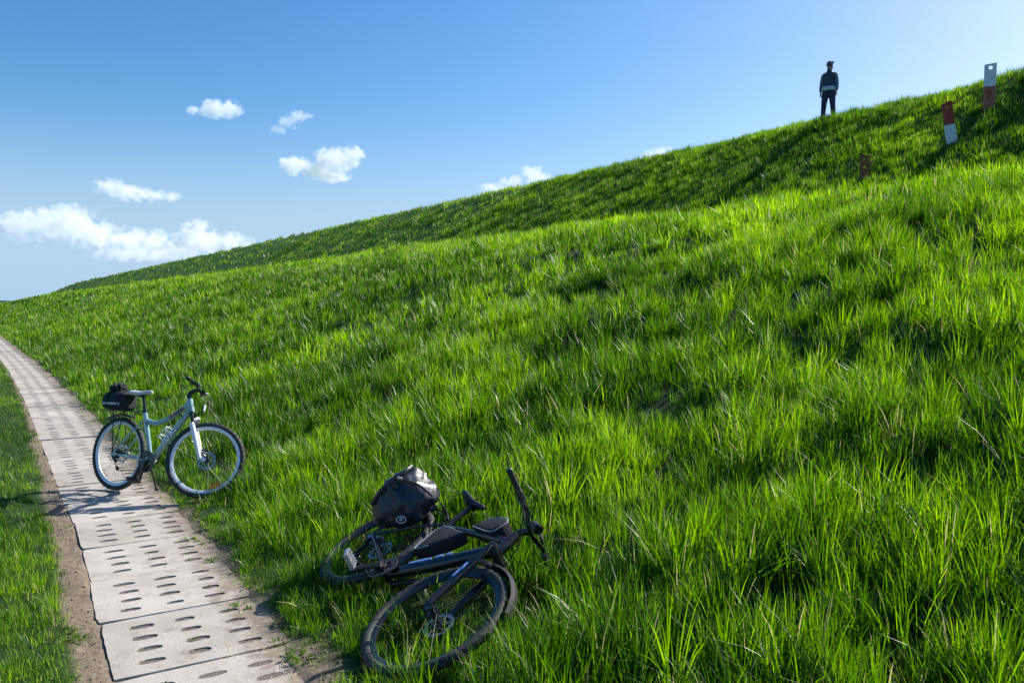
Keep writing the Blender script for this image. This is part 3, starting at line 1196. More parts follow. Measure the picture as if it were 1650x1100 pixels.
def handlebars(root, clamp, stem_pts, half, rise, sweep, T, lever_mat, grip_r=.0165, tilt=0.0):
    c = Vector(clamp)
    pts = []
    for u in (-1, -.62, -.36, -.2, -.08, 0, .08, .2, .36, .62, 1):
        au = abs(u)
        up_ = rise * float(smooth(.08, .36, np.array(au)))
        pts.append(c + Vector((-sweep * max(0, au - .2), u * half, up_)))
    bar = MB().tube(catmull(pts, 3), .0125, 12).build('handlebar', M['black_metal'], root, T)
    MB().tube(catmull(stem_pts, 4), .019, 12, True).build('stem', M['black_metal'], root, T)
    for sg in (-1, 1):
        e0 = c + Vector((-sweep * .8, sg * half * 1.0, rise))
        e1 = c + Vector((-sweep * .42, sg * half * .62, rise))
        g = MB()
        n = 15
        pp = [e0.lerp(e1, k / (n - 1)) for k in range(n)]
        rr = [grip_r * (.8 if k in (0,) else (1.12 if k in (1, n - 1) else (1.0 if k % 2 else .93))) for k in range(n)]
        g.tube(pp, rr, 12).build('grip', M['black_plastic'], root, T)
        e2 = c + Vector((-sweep * .33, sg * half * .52, rise))
        sh = MB()
        sh.tube([e2 + Vector((0, -.012, 0)), e2 + Vector((0, .014, 0))], .021, 12)
        sh.box(e2 + Vector((.022, -sg * .018, -.012)), (.045, .05, .026), Matrix.Rotation(.35, 3, 'Y'))
        sh.tube([e2 + Vector((.03, -sg * .02, -.012)), e2 + Vector((.055, sg * .0, -.022))], .012, 8)
        sh.build('shifter', M['black_plastic'], root, T, auto=.5)
        lv = MB()
        b0 = e2 + Vector((.03, -sg * .02, -.010))
        lv.tube(catmull([b0, b0 + Vector((.035, sg * .015, -.012)), b0 + Vector((.048, sg * .06, -.022)), b0 + Vector((.044, sg * .125, -.026))], 4), [.008] * 5 + [.006] * 8, 8, True, 1.0)
        lv.build('brake_lever', M[lever_mat], root, T)
    return bar


def cable(root, pts, T=None, r=.0026):
    return MB().tube(catmull(pts, 6), r, 6).build('cable', M['black_plastic'], root, T)


def saddle(root, rear_p, nose_p, mat_, side_mat=None, w=.078):
    a, b = Vector(rear_p), Vector(nose_p)
    d = (b - a)
    rings = []
    for u, ww, hh, lift in ((-.02, .55, .012, -.010), (.03, .86, .024, -.004), (.16, 1.0, .030, .0), (.34, .86, .030, -.006), (.52, .48, .027, -.010), (.74, .28, .024, -.006), (.93, .23, .021, -.004), (1.0, .14, .014, -.010)):
        c = a + d * u + Vector((0, 0, lift))
        rings.append(circle(c - Vector((0, 0, hh * .5)), (0, 1, 0), (0, 0, 1), w * ww, hh * .75, 16, .8))
    s = MB().loft(rings).build('saddle', M[mat_], root)
    rl = MB()
    for sy in (-1, 1):
        rl.tube(catmull([a + d * .1 + Vector((0, sy * .04, -.024)), a + d * .3 + Vector((0, sy * .022, -.045)), a + d * .6 + Vector((0, sy * .022, -.045)), a + d * .9 + Vector((0, sy * .006, -.018))], 4), .0036, 6)
    rl.tube([a + d * .45 + Vector((0, -.03, -.045)), a + d * .45 + Vector((0, .03, -.045))], .012, 10)
    rl.build('saddle_rail', M['black_metal'], s)
    return s


def lettering(text, size, origin, u, v, n, mat_, parent, T=None, name='lettering', round_r=None, shear=0.0, spacing=1.0):
    cu = bpy.data.curves.new('lettering', 'FONT')
    cu.body = text
    cu.size = size
    cu.shear = shear
    cu.space_character = spacing
    cu.align_x = 'CENTER'
    cu.align_y = 'CENTER'
    cu.offset = size * .03
    cu.extrude = .0004
    ob = bpy.data.objects.new('tmp', cu)
    col.objects.link(ob)
    dg = bpy.context.evaluated_depsgraph_get()
    me = bpy.data.meshes.new_from_object(ob.evaluated_get(dg))
    bpy.data.objects.remove(ob)
    bpy.data.curves.remove(cu)
    O, u, v, n = Vector(origin), Vector(u).normalized(), Vector(v).normalized(), Vector(n).normalized()
    for vt in me.vertices:
        x, y, z = vt.co
        dip = 0
        if round_r:
            dip = round_r - math.sqrt(max(round_r ** 2 - y * y, (round_r * .3) ** 2))
        p = O + u * x + v * y + n * (z - dip)
        vt.co = T @ p if T is not None else p
    me.materials.clear()
    me.materials.append(M[mat_])
    o = bpy.data.objects.new(name, me)
    col.objects.link(o)
    o.parent = parent
    return o


# ---- the pale green bicycle standing on its side stand across the path
SP = frame_matrix((-3.5749, 7.2786, 0.3283), (-.431, -.028, -.186), .984)
sb = empty('bicycle', SP)
tag(sb, 'pale green mountain bike parked upright across the slab path', 'bicycle')
SH, SA = (.85, 0, .42), (-.34, 0, .94)
ST = steer_matrix(SH, SA, .599)
bb = Vector((.42, 0, -.05))
st_top = Vector((.275, 0, .40))
fr = MB()
fr.tube([bb, (.375, 0, .10), st_top], [.019, .0185, .018], 14)
# swooping top tube
fr.tube(catmull([(.815, 0, .475), (.70, 0, .405), (.57, 0, .335), (.44, 0, .295), (.30, 0, .315)], 5), .0215, 14)
fr.tube(catmull([(.840, 0, .425), (.63, 0, .19), (.43, 0, -.045)], 5), [.023 + .006 * math.sin(q / 10 * math.pi) for q in range(11)], 14)
fr.tube([(.852, 0, .40), (.812, 0, .52)], [.026, .025], 16)
fr.box((.80, 0, .448), (.085, .012, .06), Matrix.Rotation(.55, 3, 'Y'))
fr.tube([(bb.x, -.036, bb.z), (bb.x, .036, bb.z)], .023, 16)
for sy in (-1, 1):
    fr.tube(catmull([(.385, sy * .030, -.045), (.28, sy * .052, -.03), (.0, sy * .066, .0)], 4), .0105, 10)
    fr.tube(catmull([(.295, sy * .020, .31), (.20, sy * .048, .21), (.0, sy * .066, .008)], 4), .0085, 10)
    fr.box((.0, sy * .066, -.004), (.045, .006, .05))
frame = fr.build('frame', M['mint'], sb)
# prints on the frame
dt0, dt1 = Vector((.43, 0, -.045)), Vector((.84, 0, .425))
du = (dt1 - dt0).normalized()
dv = Vector((-du.z, 0, du.x))
lettering('ROMET', .070, dt0 + du * .33 + Vector((0, -.0325, 0)), du, dv, (0, -1, 0), 'white', frame, None, round_r=.0325, shear=.15, spacing=1.2)
tb = MB()
for q in range(6):
    pass
tp = catmull([(.772, -.0215, .447), (.72, -.0225, .414), (.66, -.0225, .380), (.60, -.0215, .349)], 4)
MB().tube(tp, [.004] + [.0085] * (len(tp) - 2) + [.003], 8, True, .35, up=(0, 1, 0)).build('stripe', M['crimson'], frame)
MB().tube([(.283, -.0185, .36), (.34, -.0195, .19)], .006, 8, True, .3).build('stripe', M['white'], frame)
# seat
MB().tube([(.285, 0, .37), (.236, 0, .535)], .0145, 14).build('seatpost', M['black_metal'], sb)
MB().ring((0, 0, 0), [(.018, -.012), (.023, -.012), (.023, .012), (.018, .012)], 18).build('seat_clamp', M['black_metal'], sb, Matrix.Translation((.276, 0, .397)) @ Matrix.Rotation(-.30, 4, 'Y') @ Matrix.Rotation(math.pi / 2, 4, 'X'))
saddle(sb, (.085, 0, .575), (.345, 0, .590), 'saddle_white')
drivetrain(sb, bb, (0, 0, 0), -1.75, 'black_metal', 'black_metal', 'black_plastic', True)
make_wheel(sb, (0, 0, 0), .335, .047, 'white_alloy', None, 1, None, rear=True)
# steered parts
fk = MB()
crown = Vector((.862, 0, .375))
for sy in (-1, 1):
    fk.tube([(.885, sy * .058, .30), (.955, sy * .058, .135), (1.012, sy * .058, .0)], [.0235, .0215, .016], 12)
    fk.box((1.03, sy * .055, .0), (.06, .010, .035), Matrix.Rotation(.3, 3, 'Y'))
fk.tube(catmull([(.885, -.058, .31), (.915, -.035, .345), (.925, 0, .352), (.915, .035, .345), (.885, .058, .31)], 4), .0135, 8)
fork = fk.build('fork', M['white_alloy'], sb, ST)
sn = MB()
for sy in (-1, 1):
    sn.tube([(.868, sy * .058, .385), (.900, sy * .058, .285)], .0165, 12)
sn.tube([(.868, -.062, .380), (.868, .062, .380)], .024, 12, True)
sn.tube([(.868, 0, .37), (.845, 0, .43)], .02, 12)
sn.build('stanchion', M['black_metal'], fork, ST)
make_wheel(sb, (1.05, 0, 0), .335, .047, 'white_alloy', ST, 1, -1.05)
handlebars(sb, (.872, 0, .615), [(.815, 0, .515), (.800, 0, .562), (.825, 0, .590), (.872, 0, .612)], .30, .022, .05, ST, 'silver')
cal = MB()
cal.box((1.012, .058, .075), (.05, .03, .06), Matrix.Rotation(.4, 3, 'Y'))
cal.build('brake_caliper', M['black_metal'], sb, ST, bevel=.006)
# small white front reflector on its bracket
rf = MB()
rf.box((.952, .0, .455), (.010, .044, .058))
rfo = rf.build('front_reflector', M['white'], sb, ST, bevel=.004)
MB().tube([(.875, 0, .39), (.915, 0, .40), (.947, 0, .435)], .004, 6).build('bracket', M['black_plastic'], rfo, ST)
# cables sweep from the levers to the frame
gl = ST @ Vector((.86, .17, .63))
gr = ST @ Vector((.86, -.17, .63))
cable(sb, [gr, gr + Vector((.09, -.02, -.06)), Vector((.90, -.06, .44)), Vector((.80, -.045, .40)), Vector((.72, -.03, .37))])
cable(sb, [gl, gl + Vector((.06, 0, -.10)), Vector((.93, .05, .40)), Vector((.82, .03, .37)), Vector((.74, .02, .33))])
cable(sb, [gr, gr + Vector((-.10, 0, -.04)), Vector((.74, -.05, .52)), Vector((.75, -.05, .40)), Vector((.80, -.04, .34))])
cable(sb, [gl, gl + Vector((.10, .0, -.10)), ST @ Vector((.98, .07, .30)), ST @ Vector((1.0, .07, .10))])
cable(sb, [(.78, -.026, .425), (.60, -.026, .325), (.44, -.024, .268), (.30, -.024, .29), (.18, -.05, .19), (.02, -.075, .03), (-.045, -.07, -.02), (-.02, -.06, -.06), (.01, -.06, -.045)])
# side stand, bottle cage
ks = MB().tube([(.33, .03, -.045), (.36, .075, -.15), (.385, .125, -.305)], [.010, .009, .008], 8)
ks.tube([(.375, .115, -.303), (.40, .135, -.31)], .011, 8)
ks.build('side_stand', M['black_metal'], sb)
bc = MB()
cen = dt0 + du * .28 + dv * .062
for zz in (-.05, .045):
    rg = circle(cen + du * zz, dv, (0, 1, 0), .037, .037, 14)
    bc.tube(rg + [rg[0]], .0042, 6, False)
for q in range(4):
    aa = q * math.pi / 2 + .6
    off = dv * math.cos(aa) * .037 + Vector((0, 1, 0)) * math.sin(aa) * .037
    bc.tube([cen + du * -.07 + off, cen + du * .06 + off], .0042, 6)
bc.box(tuple(dt0 + du * .28 + dv * .026), (.16, .02, .006), Matrix.Rotation(-math.atan2(du.z, du.x), 3, 'Y'))
bc.build('bottle_cage', M['white'], sb)
# rear carrier and mudguard
rk = MB()
RKZ = .395
for sy in (-1, 1):
    rk.tube(catmull([(.26, sy * .02, .36), (.18, sy * .045, RKZ), (.05, sy * .055, RKZ), (-.16, sy * .055, RKZ), (-.24, sy * .03, RKZ - .005)], 4), .0055, 8)
    rk.tube([(.0, sy * .075, .012), (-.06, sy * .062, RKZ)], .0045, 8)
    rk.tube([(.0, sy * .075, .012), (.08, sy * .062, RKZ)], .0045, 8)
for q in (.12, .0, -.12, -.22):
    rk.tube([(q, -.055, RKZ), (q, .055, RKZ)], .0045, 8)
rk.build('carrier', M['black_metal'], sb)
mg = []
for q in range(12):
    a = R(68 + q * 5.0)
    c = Vector((math.cos(a) * .362, 0, math.sin(a) * .362))
    ux = Vector((math.cos(a), 0, math.sin(a)))
    mg.append([c + Vector((0, y_, 0)) + ux * z_ for y_, z_ in ((-.032, -.010), (-.022, .004), (.022, .004), (.032, -.010), (.024, -.004), (-.024, -.004))])
mgo = MB().loft(mg).build('mudguard', M['black_plastic'], sb)

# black bag strapped on its carrier: a thing of its own
rb = empty('carrier_bag', SP @ Matrix.Translation((-.045, 0, RKZ + .006)) @ Matrix.Diagonal((.86, .95, .95, 1)))
tag(rb, 'black carrier bag with grey reflective stripe behind white saddle', 'bag')
rings = []
for x_, w_, z0, z1 in ((-.200, .05, .025, .135), (-.193, .078, .008, .155), (-.15, .09, .0, .172), (-.05, .094, .0, .180), (.06, .092, .0, .178), (.125, .082, .002, .165), (.145, .055, .02, .14)):
    rings.append(circle((x_, 0, (z0 + z1) / 2), (0, 1, 0), (0, 0, 1), w_, (z1 - z0) / 2, 20, .55))
bag = MB().loft(rings).build('bag_body', M['fabric'], rb)
sp = MB()
for sy in (-1, 1):
    sp.box((-.03, sy * .0945, .058), (.25, .002, .022))
sp.box((-.2045, 0, .062), (.002, .06, .022))
for k_, (cc, sz) in enumerate((((-.03, -.0965, .058), (.25, .003, .022)), ((-.03, .0965, .058), (.25, .003, .022)))):
    MB().box(cc, sz).build('reflective_stripe', M['reflective'], rb, smooth_=False)
# crumpled jacket pushed under the elastic on top
bm = bmesh.new()
bmesh.ops.create_icosphere(bm, subdivisions=4, radius=1)
for v in bm.verts:
    p = v.co.copy()
    n_ = .22 * math.sin(p.x * 7 + p.y * 4) * math.cos(p.y * 6 + p.z * 3) + .14 * math.sin(p.x * 13 + p.z * 9)
    v.co = Vector((p.x * .085, p.y * .075, p.z * .055)) * (1 + n_)
me = bpy.data.meshes.new('bundle')
for f in bm.faces:
    f.smooth = True
bm.to_mesh(me)
bm.free()
me.materials.append(M['fabric'])
shared('bundle', me, rb, Matrix.Translation((-.055, 0, .205)))
stp = MB()
for q in (-.1, .06):
    stp.tube(catmull([(q, -.097, .02), (q, -.09, .15), (q, -.03, .186), (q, .03, .186), (q, .09, .15), (q, .097, .02)], 4), .006, 6, True, .4)
for q in (-.1, .06):
    MB().tube(catmull([(q, -.097, .02), (q, -.096, .12), (q, -.05, .184), (q, .05, .184), (q, .096, .12), (q, .097, .02)], 4), .006, 6).build('strap', M['black_plastic'], rb)

# ---- the black bicycle lying in the grass
LP = frame_matrix(LYING['pos'], LYING['rot'])
lb = empty('bicycle', LP)
tag(lb, 'black mountain bike lying on its side in the tall grass', 'bicycle')
LH, LA = (.91, 0, .46), (-.36, 0, .93)
LT = steer_matrix(LH, LA, LYING['steer'])
bb = Vector((.435, 0, -.06))
fr = MB()
fr.tube([bb, (.365, 0, .17), (.290, 0, .415)], [.022, .019, .018], 14)
fr.tube(catmull([(.872, 0, .535), (.60, 0, .455), (.30, 0, .365)], 5), [.023, .023, .023, .022, .021, .021, .02, .02, .019, .018, .018], 14)
dl0, dl1 = Vector((.445, 0, -.045)), Vector((.895, 0, .475))
fr.tube(catmull([dl1, dl0.lerp(dl1, .5) + Vector((.01, 0, -.012)), dl0], 6), [.028, .030, .033, .036, .038, .038, .038, .038, .036, .034, .031, .029, .027], 16)
fr.tube([(.917, 0, .44), (.863, 0, .580)], [.029, .028], 16)
fr.tube([(bb.x, -.038, bb.z), (bb.x, .038, bb.z)], .025, 16)
for sy in (-1, 1):
    fr.tube(catmull([(.40, sy * .034, -.055), (.28, sy * .056, -.035), (.0, sy * .07, .0)], 4), .012, 10)
    fr.tube(catmull([(.30, sy * .022, .36), (.20, sy * .05, .24), (.0, sy * .07, .008)], 4), .0095, 10)
    fr.box((.0, sy * .07, -.004), (.05, .007, .055))
lframe = fr.build('frame', M['black_gloss'], lb)
dlu = (dl1 - dl0).normalized()
dlv = Vector((-dlu.z, 0, dlu.x))
# pale blue bands on the down tube
for a0, a1, off in ((.14, .285, .0), (.305, .36, .004), (.375, .41, .006)):
    q0 = dl0 + dlu * a0 - Vector((0, .0375, 0)) + dlv * off
    q1 = dl0 + dlu * a1 - Vector((0, .0375, 0)) + dlv * off
    MB().tube([q0, q0.lerp(q1, .3), q0.lerp(q1, .7), q1], [.006, .011, .011, .008], 8, True, .22, up=(0, 1, 0)).build('printed_band', M['blue_print'], lframe)
MB().tube([(.29, 0, .38), (.232, 0, .57)], .0155, 14).build('seatpost', M['black_metal'], lb)
saddle(lb, (.075, 0, .605), (.345, 0, .622), 'black_plastic', w=.072)
drivetrain(lb, bb, (0, 0, 0), 4.0, 'dark_steel', 'dark_steel', 'silver', False, .172)
make_wheel(lb, (0, 0, 0), .372, .050, 'black_gloss', None, 1, None, rear=True, spokes=28)
fk = MB()
for sy in (-1, 1):
    fk.tube([(.985, sy * .068, .30), (1.05, sy * .068, .14), (1.105, sy * .068, .0)], [.024, .0225, .018], 12)
    fk.box((1.12, sy * .062, .0), (.06, .012, .04), Matrix.Rotation(.3, 3, 'Y'))
fk.tube(catmull([(.985, -.068, .31), (1.018, -.042, .35), (1.03, 0, .36), (1.018, .042, .35), (.985, .068, .31)], 4), .0145, 8)
fork = fk.build('fork', M['black_gloss'], lb, LT)
sn = MB()
for sy in (-1, 1):
    sn.tube([(.935, sy * .068, .43), (.992, sy * .068, .285)], .0175, 12)
sn.tube([(.932, -.075, .432), (.932, .075, .432)], .027, 12)
sn.tube([(.932, 0, .42), (.905, 0, .48)], .02, 12)
sn.build('stanchion', M['dark_steel'], fork, LT)
for sy in (-1,):
    q0, q1 = Vector((1.0, -.0925, .27)), Vector((1.04, -.0915, .17))
    MB().tube([q0, q1], .010, 8, True, .25, up=(0, 1, 0)).build('printed_band', M['blue_print'], fork, LT)
make_wheel(lb, (1.135, 0, 0), .372, .050, 'black_gloss', LT, 1, None, spokes=28)
handlebars(lb, (.905, 0, .655), [(.862, 0, .578), (.850, 0, .612), (.868, 0, .638), (.905, 0, .655)], .36, .03, .055, LT, 'black_metal', .018)
lettering('FS', .022, (.878, -.0195, .545), (-.35, 0, .93), (-.93, 0, -.35), (0, -1, 0), 'white', lframe, None, round_r=.028)
g1 = LT @ Vector((.90, -.19, .66))
cable(lb, [g1, g1 + Vector((.10, .0, -.02)), Vector((1.0, -.06, .56)), Vector((.90, -.05, .50)), Vector((.80, -.03, .48))])
cable(lb, [g1, g1 + Vector((.12, .04, -.04)), Vector((1.06, -.03, .50)), Vector((1.0, .05, .36))])
# front lamp clamped beside the stem
lamp = MB().tube([(.94, -.055, .675), (.99, -.055, .668), (1.015, -.055, .665)], [.020, .026, .029], 14).build('front_lamp', M['black_plastic'], lb, LT)
MB().tube([(1.0155, -.055, .6649), (1.019, -.055, .6645)], [.025, .022], 14).build('lens', M['black_gloss'], lamp, LT)
MB().tube([(.905, -.055, .650), (.945, -.055, .672)], .012, 8).build('clamp', M['black_plastic'], lamp, LT)
MB().box((.93, .05, .69), (.05, .045, .014), Matrix.Rotation(.5, 3, 'Y')).build('bicycle_computer', M['black_plastic'], lb, LT, bevel=.004)
# short front mudguard on the fork
mg = []
for q in range(9):
    a = R(40 + q * 9)
    c = Vector((1.135 + math.cos(a) * .405, 0, math.sin(a) * .405))
    ux = Vector((math.cos(a), 0, math.sin(a)))
    ww = .034 - .010 * abs(q - 4) / 4
    mg.append([c + Vector((0, y_ * ww, 0)) + ux * z_ for y_, z_ in ((-1, -.014), (-.6, .003), (.6, .003), (1, -.014), (.7, -.006), (-.7, -.006))])
MB().loft(mg).build('mudguard', M['black_plastic'], lb, LT)
# rear carrier of the lying bicycle
rk = MB()
for sy in (-1, 1):
    rk.tube(catmull([(.27, sy * .02, .40), (.18, sy * .05, .43), (.0, sy * .06, .43), (-.20, sy * .06, .43)], 4), .006, 8)
    rk.tube([(.0, sy * .08, .012), (-.10, sy * .066, .43)], .005, 8)
    rk.tube([(.0, sy * .08, .012), (.06, sy * .066, .43)], .005, 8)
for q in (.12, .0, -.12, -.20):
    rk.tube([(q, -.06, .43), (q, .06, .43)], .005, 8)
rk.build('carrier', M['black_metal'], lb)

# bags on the lying bicycle
fb = empty('frame_bag', LP @ Matrix.Translation((.33, 0, .30)))
tag(fb, 'black triangular frame bag with pale piping inside the lying bicycle frame', 'bag')
tri = [(.335, .335), (.47, .385), (.56, .405), (.545, .33), (.47, .20), (.415, .13), (.385, .17)]
tri = [(a - .33, b - .30) for a, b in tri]
rings = []
for y_, q in ((-.042, .82), (-.036, .95), (-.02, 1), (.02, 1), (.036, .95), (.042, .82)):
    cx = sum(p[0] for p in tri) / len(tri)
    cz = sum(p[1] for p in tri) / len(tri)
    rings.append([(cx + (p[0] - cx) * q, y_, cz + (p[1] - cz) * q) for p in tri])
MB().loft(rings).build('bag_body', M['fabric'], fb, bevel=.004)
for y_ in (-.0385,):
    pp = [Vector(((sum(p[0] for p in tri) / 7) + (p[0] - sum(p[0] for p in tri) / 7) * .93, y_, (sum(p[1] for p in tri) / 7) + (p[1] - sum(p[1] for p in tri) / 7) * .93)) for p in tri]
    MB().tube(catmull(pp[4:] + pp[:2], 4), .0035, 6).build('piping', M['reflective'], fb)

tbg = empty('phone_bag', LP @ Matrix.Translation((.68, 0, .455)))
tag(tbg, 'flat black phone bag on the top tube beside the stem of the lying bicycle', 'bag')
out = [(-.10, .0), (.07, .035), (.095, .10), (.075, .155), (-.005, .145), (-.085, .075)]
rings = []
for y_, q in ((-.055, .84), (-.047, .97), (-.03, 1), (.03, 1), (.047, .97), (.055, .84)):
    rings.append([(x_ * q + .0, y_, .075 + (z_ - .075) * q) for x_, z_ in out])
MB().loft(rings).build('bag_body', M['fabric'], tbg, bevel=.006)
MB().tube(catmull([(x_ * .985, -.05, .075 + (z_ - .075) * .985) for x_, z_ in out], 4), .003, 6).build('piping', M['reflective'], tbg)

# little lime light clipped under the saddle
lt = empty('bicycle_light', LP @ Matrix.Translation((.20, -.10, .37)))
tag(lt, 'small lime green bicycle light beside the glossy black bag', 'light')
lr = MB().tube([(0, 0, -.03), (0, 0, .02), (0, 0, .032)], [.017, .018, .015], 14).build('housing', M['black_plastic'], lt)
MB().ring((0, 0, 0), [(.012, .0), (.0205, .0), (.0205, .022), (.012, .022)], 20).build('collar', M['lime'], lt, Matrix.Rotation(math.pi / 2, 4, 'X') @ Matrix.Translation((0, .014, 0)))

# ---- glossy pannier lying on top of the rear wheel
PB = Vector((-.655, 4.86, .345))
K = 4.86 / 1300.0


def bagpt(px, py, dep):
    """A point of the bag: metres right of, above and behind its middle."""
    return Vector(((px - 652) * K, dep, (843 - py) * K))


pan = empty('pannier_bag', Matrix.Translation(PB))
tag(pan, 'glossy black pannier bag with round white emblem on the lying bicycle', 'bag')
bm = bmesh.new()
for px, py, d_ in ((598, 818, -.02), (601, 836, -.04), (614, 843, -.07), (646, 844, -.10), (674, 836, -.10), (690, 824, -.08), (709, 800, -.02),
                   (612, 783, -.06), (632, 768, -.08), (668, 768, -.09), (690, 792, -.10), (650, 800, -.135), (625, 815, -.12), (672, 815, -.13),
                   (661, 748, .03), (640, 757, .0), (618, 775, .03), (605, 800, .10), (608, 835, .10), (650, 842, .12), (690, 825, .10), (707, 795, .08), (703, 780, .02),
                   (690, 762, .05), (674, 753, .06), (660, 770, .16), (690, 785, .14), (620, 800, .15), (640, 830, .15)):
    bm.verts.new(bagpt(px, py, d_))
bmesh.ops.convex_hull(bm, input=list(bm.verts))
for v in [v for v in bm.verts if not v.link_faces]:
    bm.verts.remove(v)
bmesh.ops.bevel(bm, geom=list(bm.edges), offset=.006, segments=1, affect='EDGES')
bmesh.ops.triangulate(bm, faces=bm.faces)
bmesh.ops.subdivide_edges(bm, edges=list(bm.edges), cuts=2, use_grid_fill=True, smooth=.12)
for _ in range(3):
    bmesh.ops.smooth_vert(bm, verts=list(bm.verts), factor=.5, use_axis_x=True, use_axis_y=True, use_axis_z=True)
bm.normal_update()
for v in bm.verts:
    p = v.co
    crease = .0070 * math.sin(p.x * 31 + p.z * 47 + 2 * math.sin(p.z * 21)) + .0035 * math.sin(p.x * 83 - p.z * 34 + p.y * 40)
    v.co = p + v.normal * crease
for f in bm.faces:
    f.smooth = True
bmesh.ops.recalc_face_normals(bm, faces=bm.faces)
me = bpy.data.meshes.new('bag_body')
bm.to_mesh(me)
bm.free()
me.materials.append(M['tarpaulin'])
body = shared('bag_body', me, pan)
# a stiffened roll of the closure along the upper edge, buckles, strap
rl = [bagpt(602, 806, -.05), bagpt(616, 783, -.075), bagpt(636, 765, -.075), bagpt(655, 753, -.03), bagpt(664, 748, .03)]
MB().tube(catmull(rl, 5), .013, 8, True, .6).build('rolled_closure', M['tarpaulin'], pan)
MB().tube(catmull([bagpt(628, 772, -.095), bagpt(640, 766, -.10), bagpt(672, 767, -.11), bagpt(700, 790, -.09)], 5), .007, 6, True, .5).build('strap', M['black_plastic'], pan)
MB().box(bagpt(648, 761, -.085), (.034, .012, .016), Matrix.Rotation(.35, 3, 'Y')).build('buckle', M['steel'], pan, bevel=.003)
MB().box(bagpt(640, 774, -.108), (.036, .010, .014), Matrix.Rotation(.1, 3, 'Y')).build('buckle', M['black_plastic'], pan, bevel=.003)
# emblem: ring with a curl inside
em = bagpt(652, 823, -.150)
ex, ez = Vector((1, .05, .0)).normalized(), Vector((0, .18, 1)).normalized()
rg = circle(em, ex, ez, .027, .020, 28)
emb = MB().tube(rg + [rg[0]], .0022, 6, False).build('emblem', M['white'], pan)
curl = [em + ex * (.014 * (1 - q / 16) * math.cos(q * .55 + .4)) + ez * (.011 * (1 - q / 16) * math.sin(q * .55 + .4)) for q in range(15)]
MB().tube(curl, .0019, 6).build('emblem_curl', M['white'], emb)

# ------------------------------------------------------------------ marker posts on the upper slope
def ray_hit(px, py):
    """Where a sight line from eye height in that direction meets the dike."""
    dx, dz = (px - 825) / 1300.0, (487 - py) / 1300.0
    q = 2.0
    while q < 200:
        if gz(dx * q, q) > CAM_H + dz * q:
            break
        q += .05
    return dx * q, q


def holed_plate(w, z0, z1, thick, hole=None, top_slope=0.0, seg=20):
    """Steel channel section: web with an optional round hole, two flanges behind."""
    mb = MB()
    if hole:
        hx, hz, hr = hole
        vs_, fs_ = [], []
        out = []
        cnr = [(w / 2, z1 + top_slope), (-w / 2, z1 - top_slope), (-w / 2, z0), (w / 2, z0)]
        for k in range(seg):
            a = 2 * math.pi * (k + .5) / seg
            ca_, sa_ = math.cos(a), math.sin(a)
            q = max(abs(ca_), abs(sa_))
            ox = hx + ca_ / q * ((w / 2 - hx) if ca_ > 0 else (w / 2 + hx))
            zt = z1 + top_slope * (ox / (w / 2))
            oz = hz + sa_ / q * ((zt - hz) if sa_ > 0 else (hz - z0))
            if abs(ca_) >= abs(sa_):
                oz = hz + sa_ / q * ((z1 + (top_slope if ca_ > 0 else -top_slope) - hz) if sa_ > 0 else (hz - z0))
            out.append((ox, oz))
        for y_ in (-thick / 2, thick / 2):
            for k in range(seg):
                a = 2 * math.pi * (k + .5) / seg
                vs_.append((hx + hr * math.cos(a), y_, hz + hr * math.sin(a)))
                vs_.append((out[k][0], y_, out[k][1]))
        n = seg * 2
        cbase = len(vs_)
        for y_ in (-thick / 2, thick / 2):
            vs_ += [(c[0], y_, c[1]) for c in cnr]
        for k in range(seg):
            j = (k + 1) % seg
            o1, o2 = out[k], out[j]
            extra = None
            if abs(o1[0] - o2[0]) > 1e-5 and abs(abs(o1[0]) - abs(o2[0])) > 1e-5 and (abs(abs(o1[0]) - w / 2) < 1e-5) != (abs(abs(o2[0]) - w / 2) < 1e-5):
                extra = min(range(4), key=lambda i: (cnr[i][0] - o1[0]) ** 2 + (cnr[i][1] - o1[1]) ** 2 + (cnr[i][0] - o2[0]) ** 2 + (cnr[i][1] - o2[1]) ** 2)
            for b_, cb in ((0, cbase), (n, cbase + 4)):
                f_ = [b_ + 2 * k, b_ + 2 * k + 1] + ([cb + extra] if extra is not None else []) + [b_ + 2 * j + 1, b_ + 2 * j]
                fs_.append(tuple(f_))
            fs_.append((2 * k, 2 * j, n + 2 * j, n + 2 * k))
            if extra is not None:
                fs_.append((2 * k + 1, n + 2 * k + 1, cbase + 4 + extra, cbase + extra))
                fs_.append((cbase + extra, cbase + 4 + extra, n + 2 * j + 1, 2 * j + 1))
            else:
                fs_.append((2 * k + 1, n + 2 * k + 1, n + 2 * j + 1, 2 * j + 1))
        mb.add(vs_, fs_)
    else:
        mb.box((0, 0, (z0 + z1) / 2), (w, thick, z1 - z0))
    for sx in (-1, 1):
        zt = z1 + sx * top_slope - .004
        mb.box((sx * (w / 2 - thick / 2 - .001), .035 + thick / 2 + .001, (z0 + zt) / 2), (thick, .07, zt - z0 - .002))
    return mb


def face_cam(x, y):
    return math.atan2(-x, y)


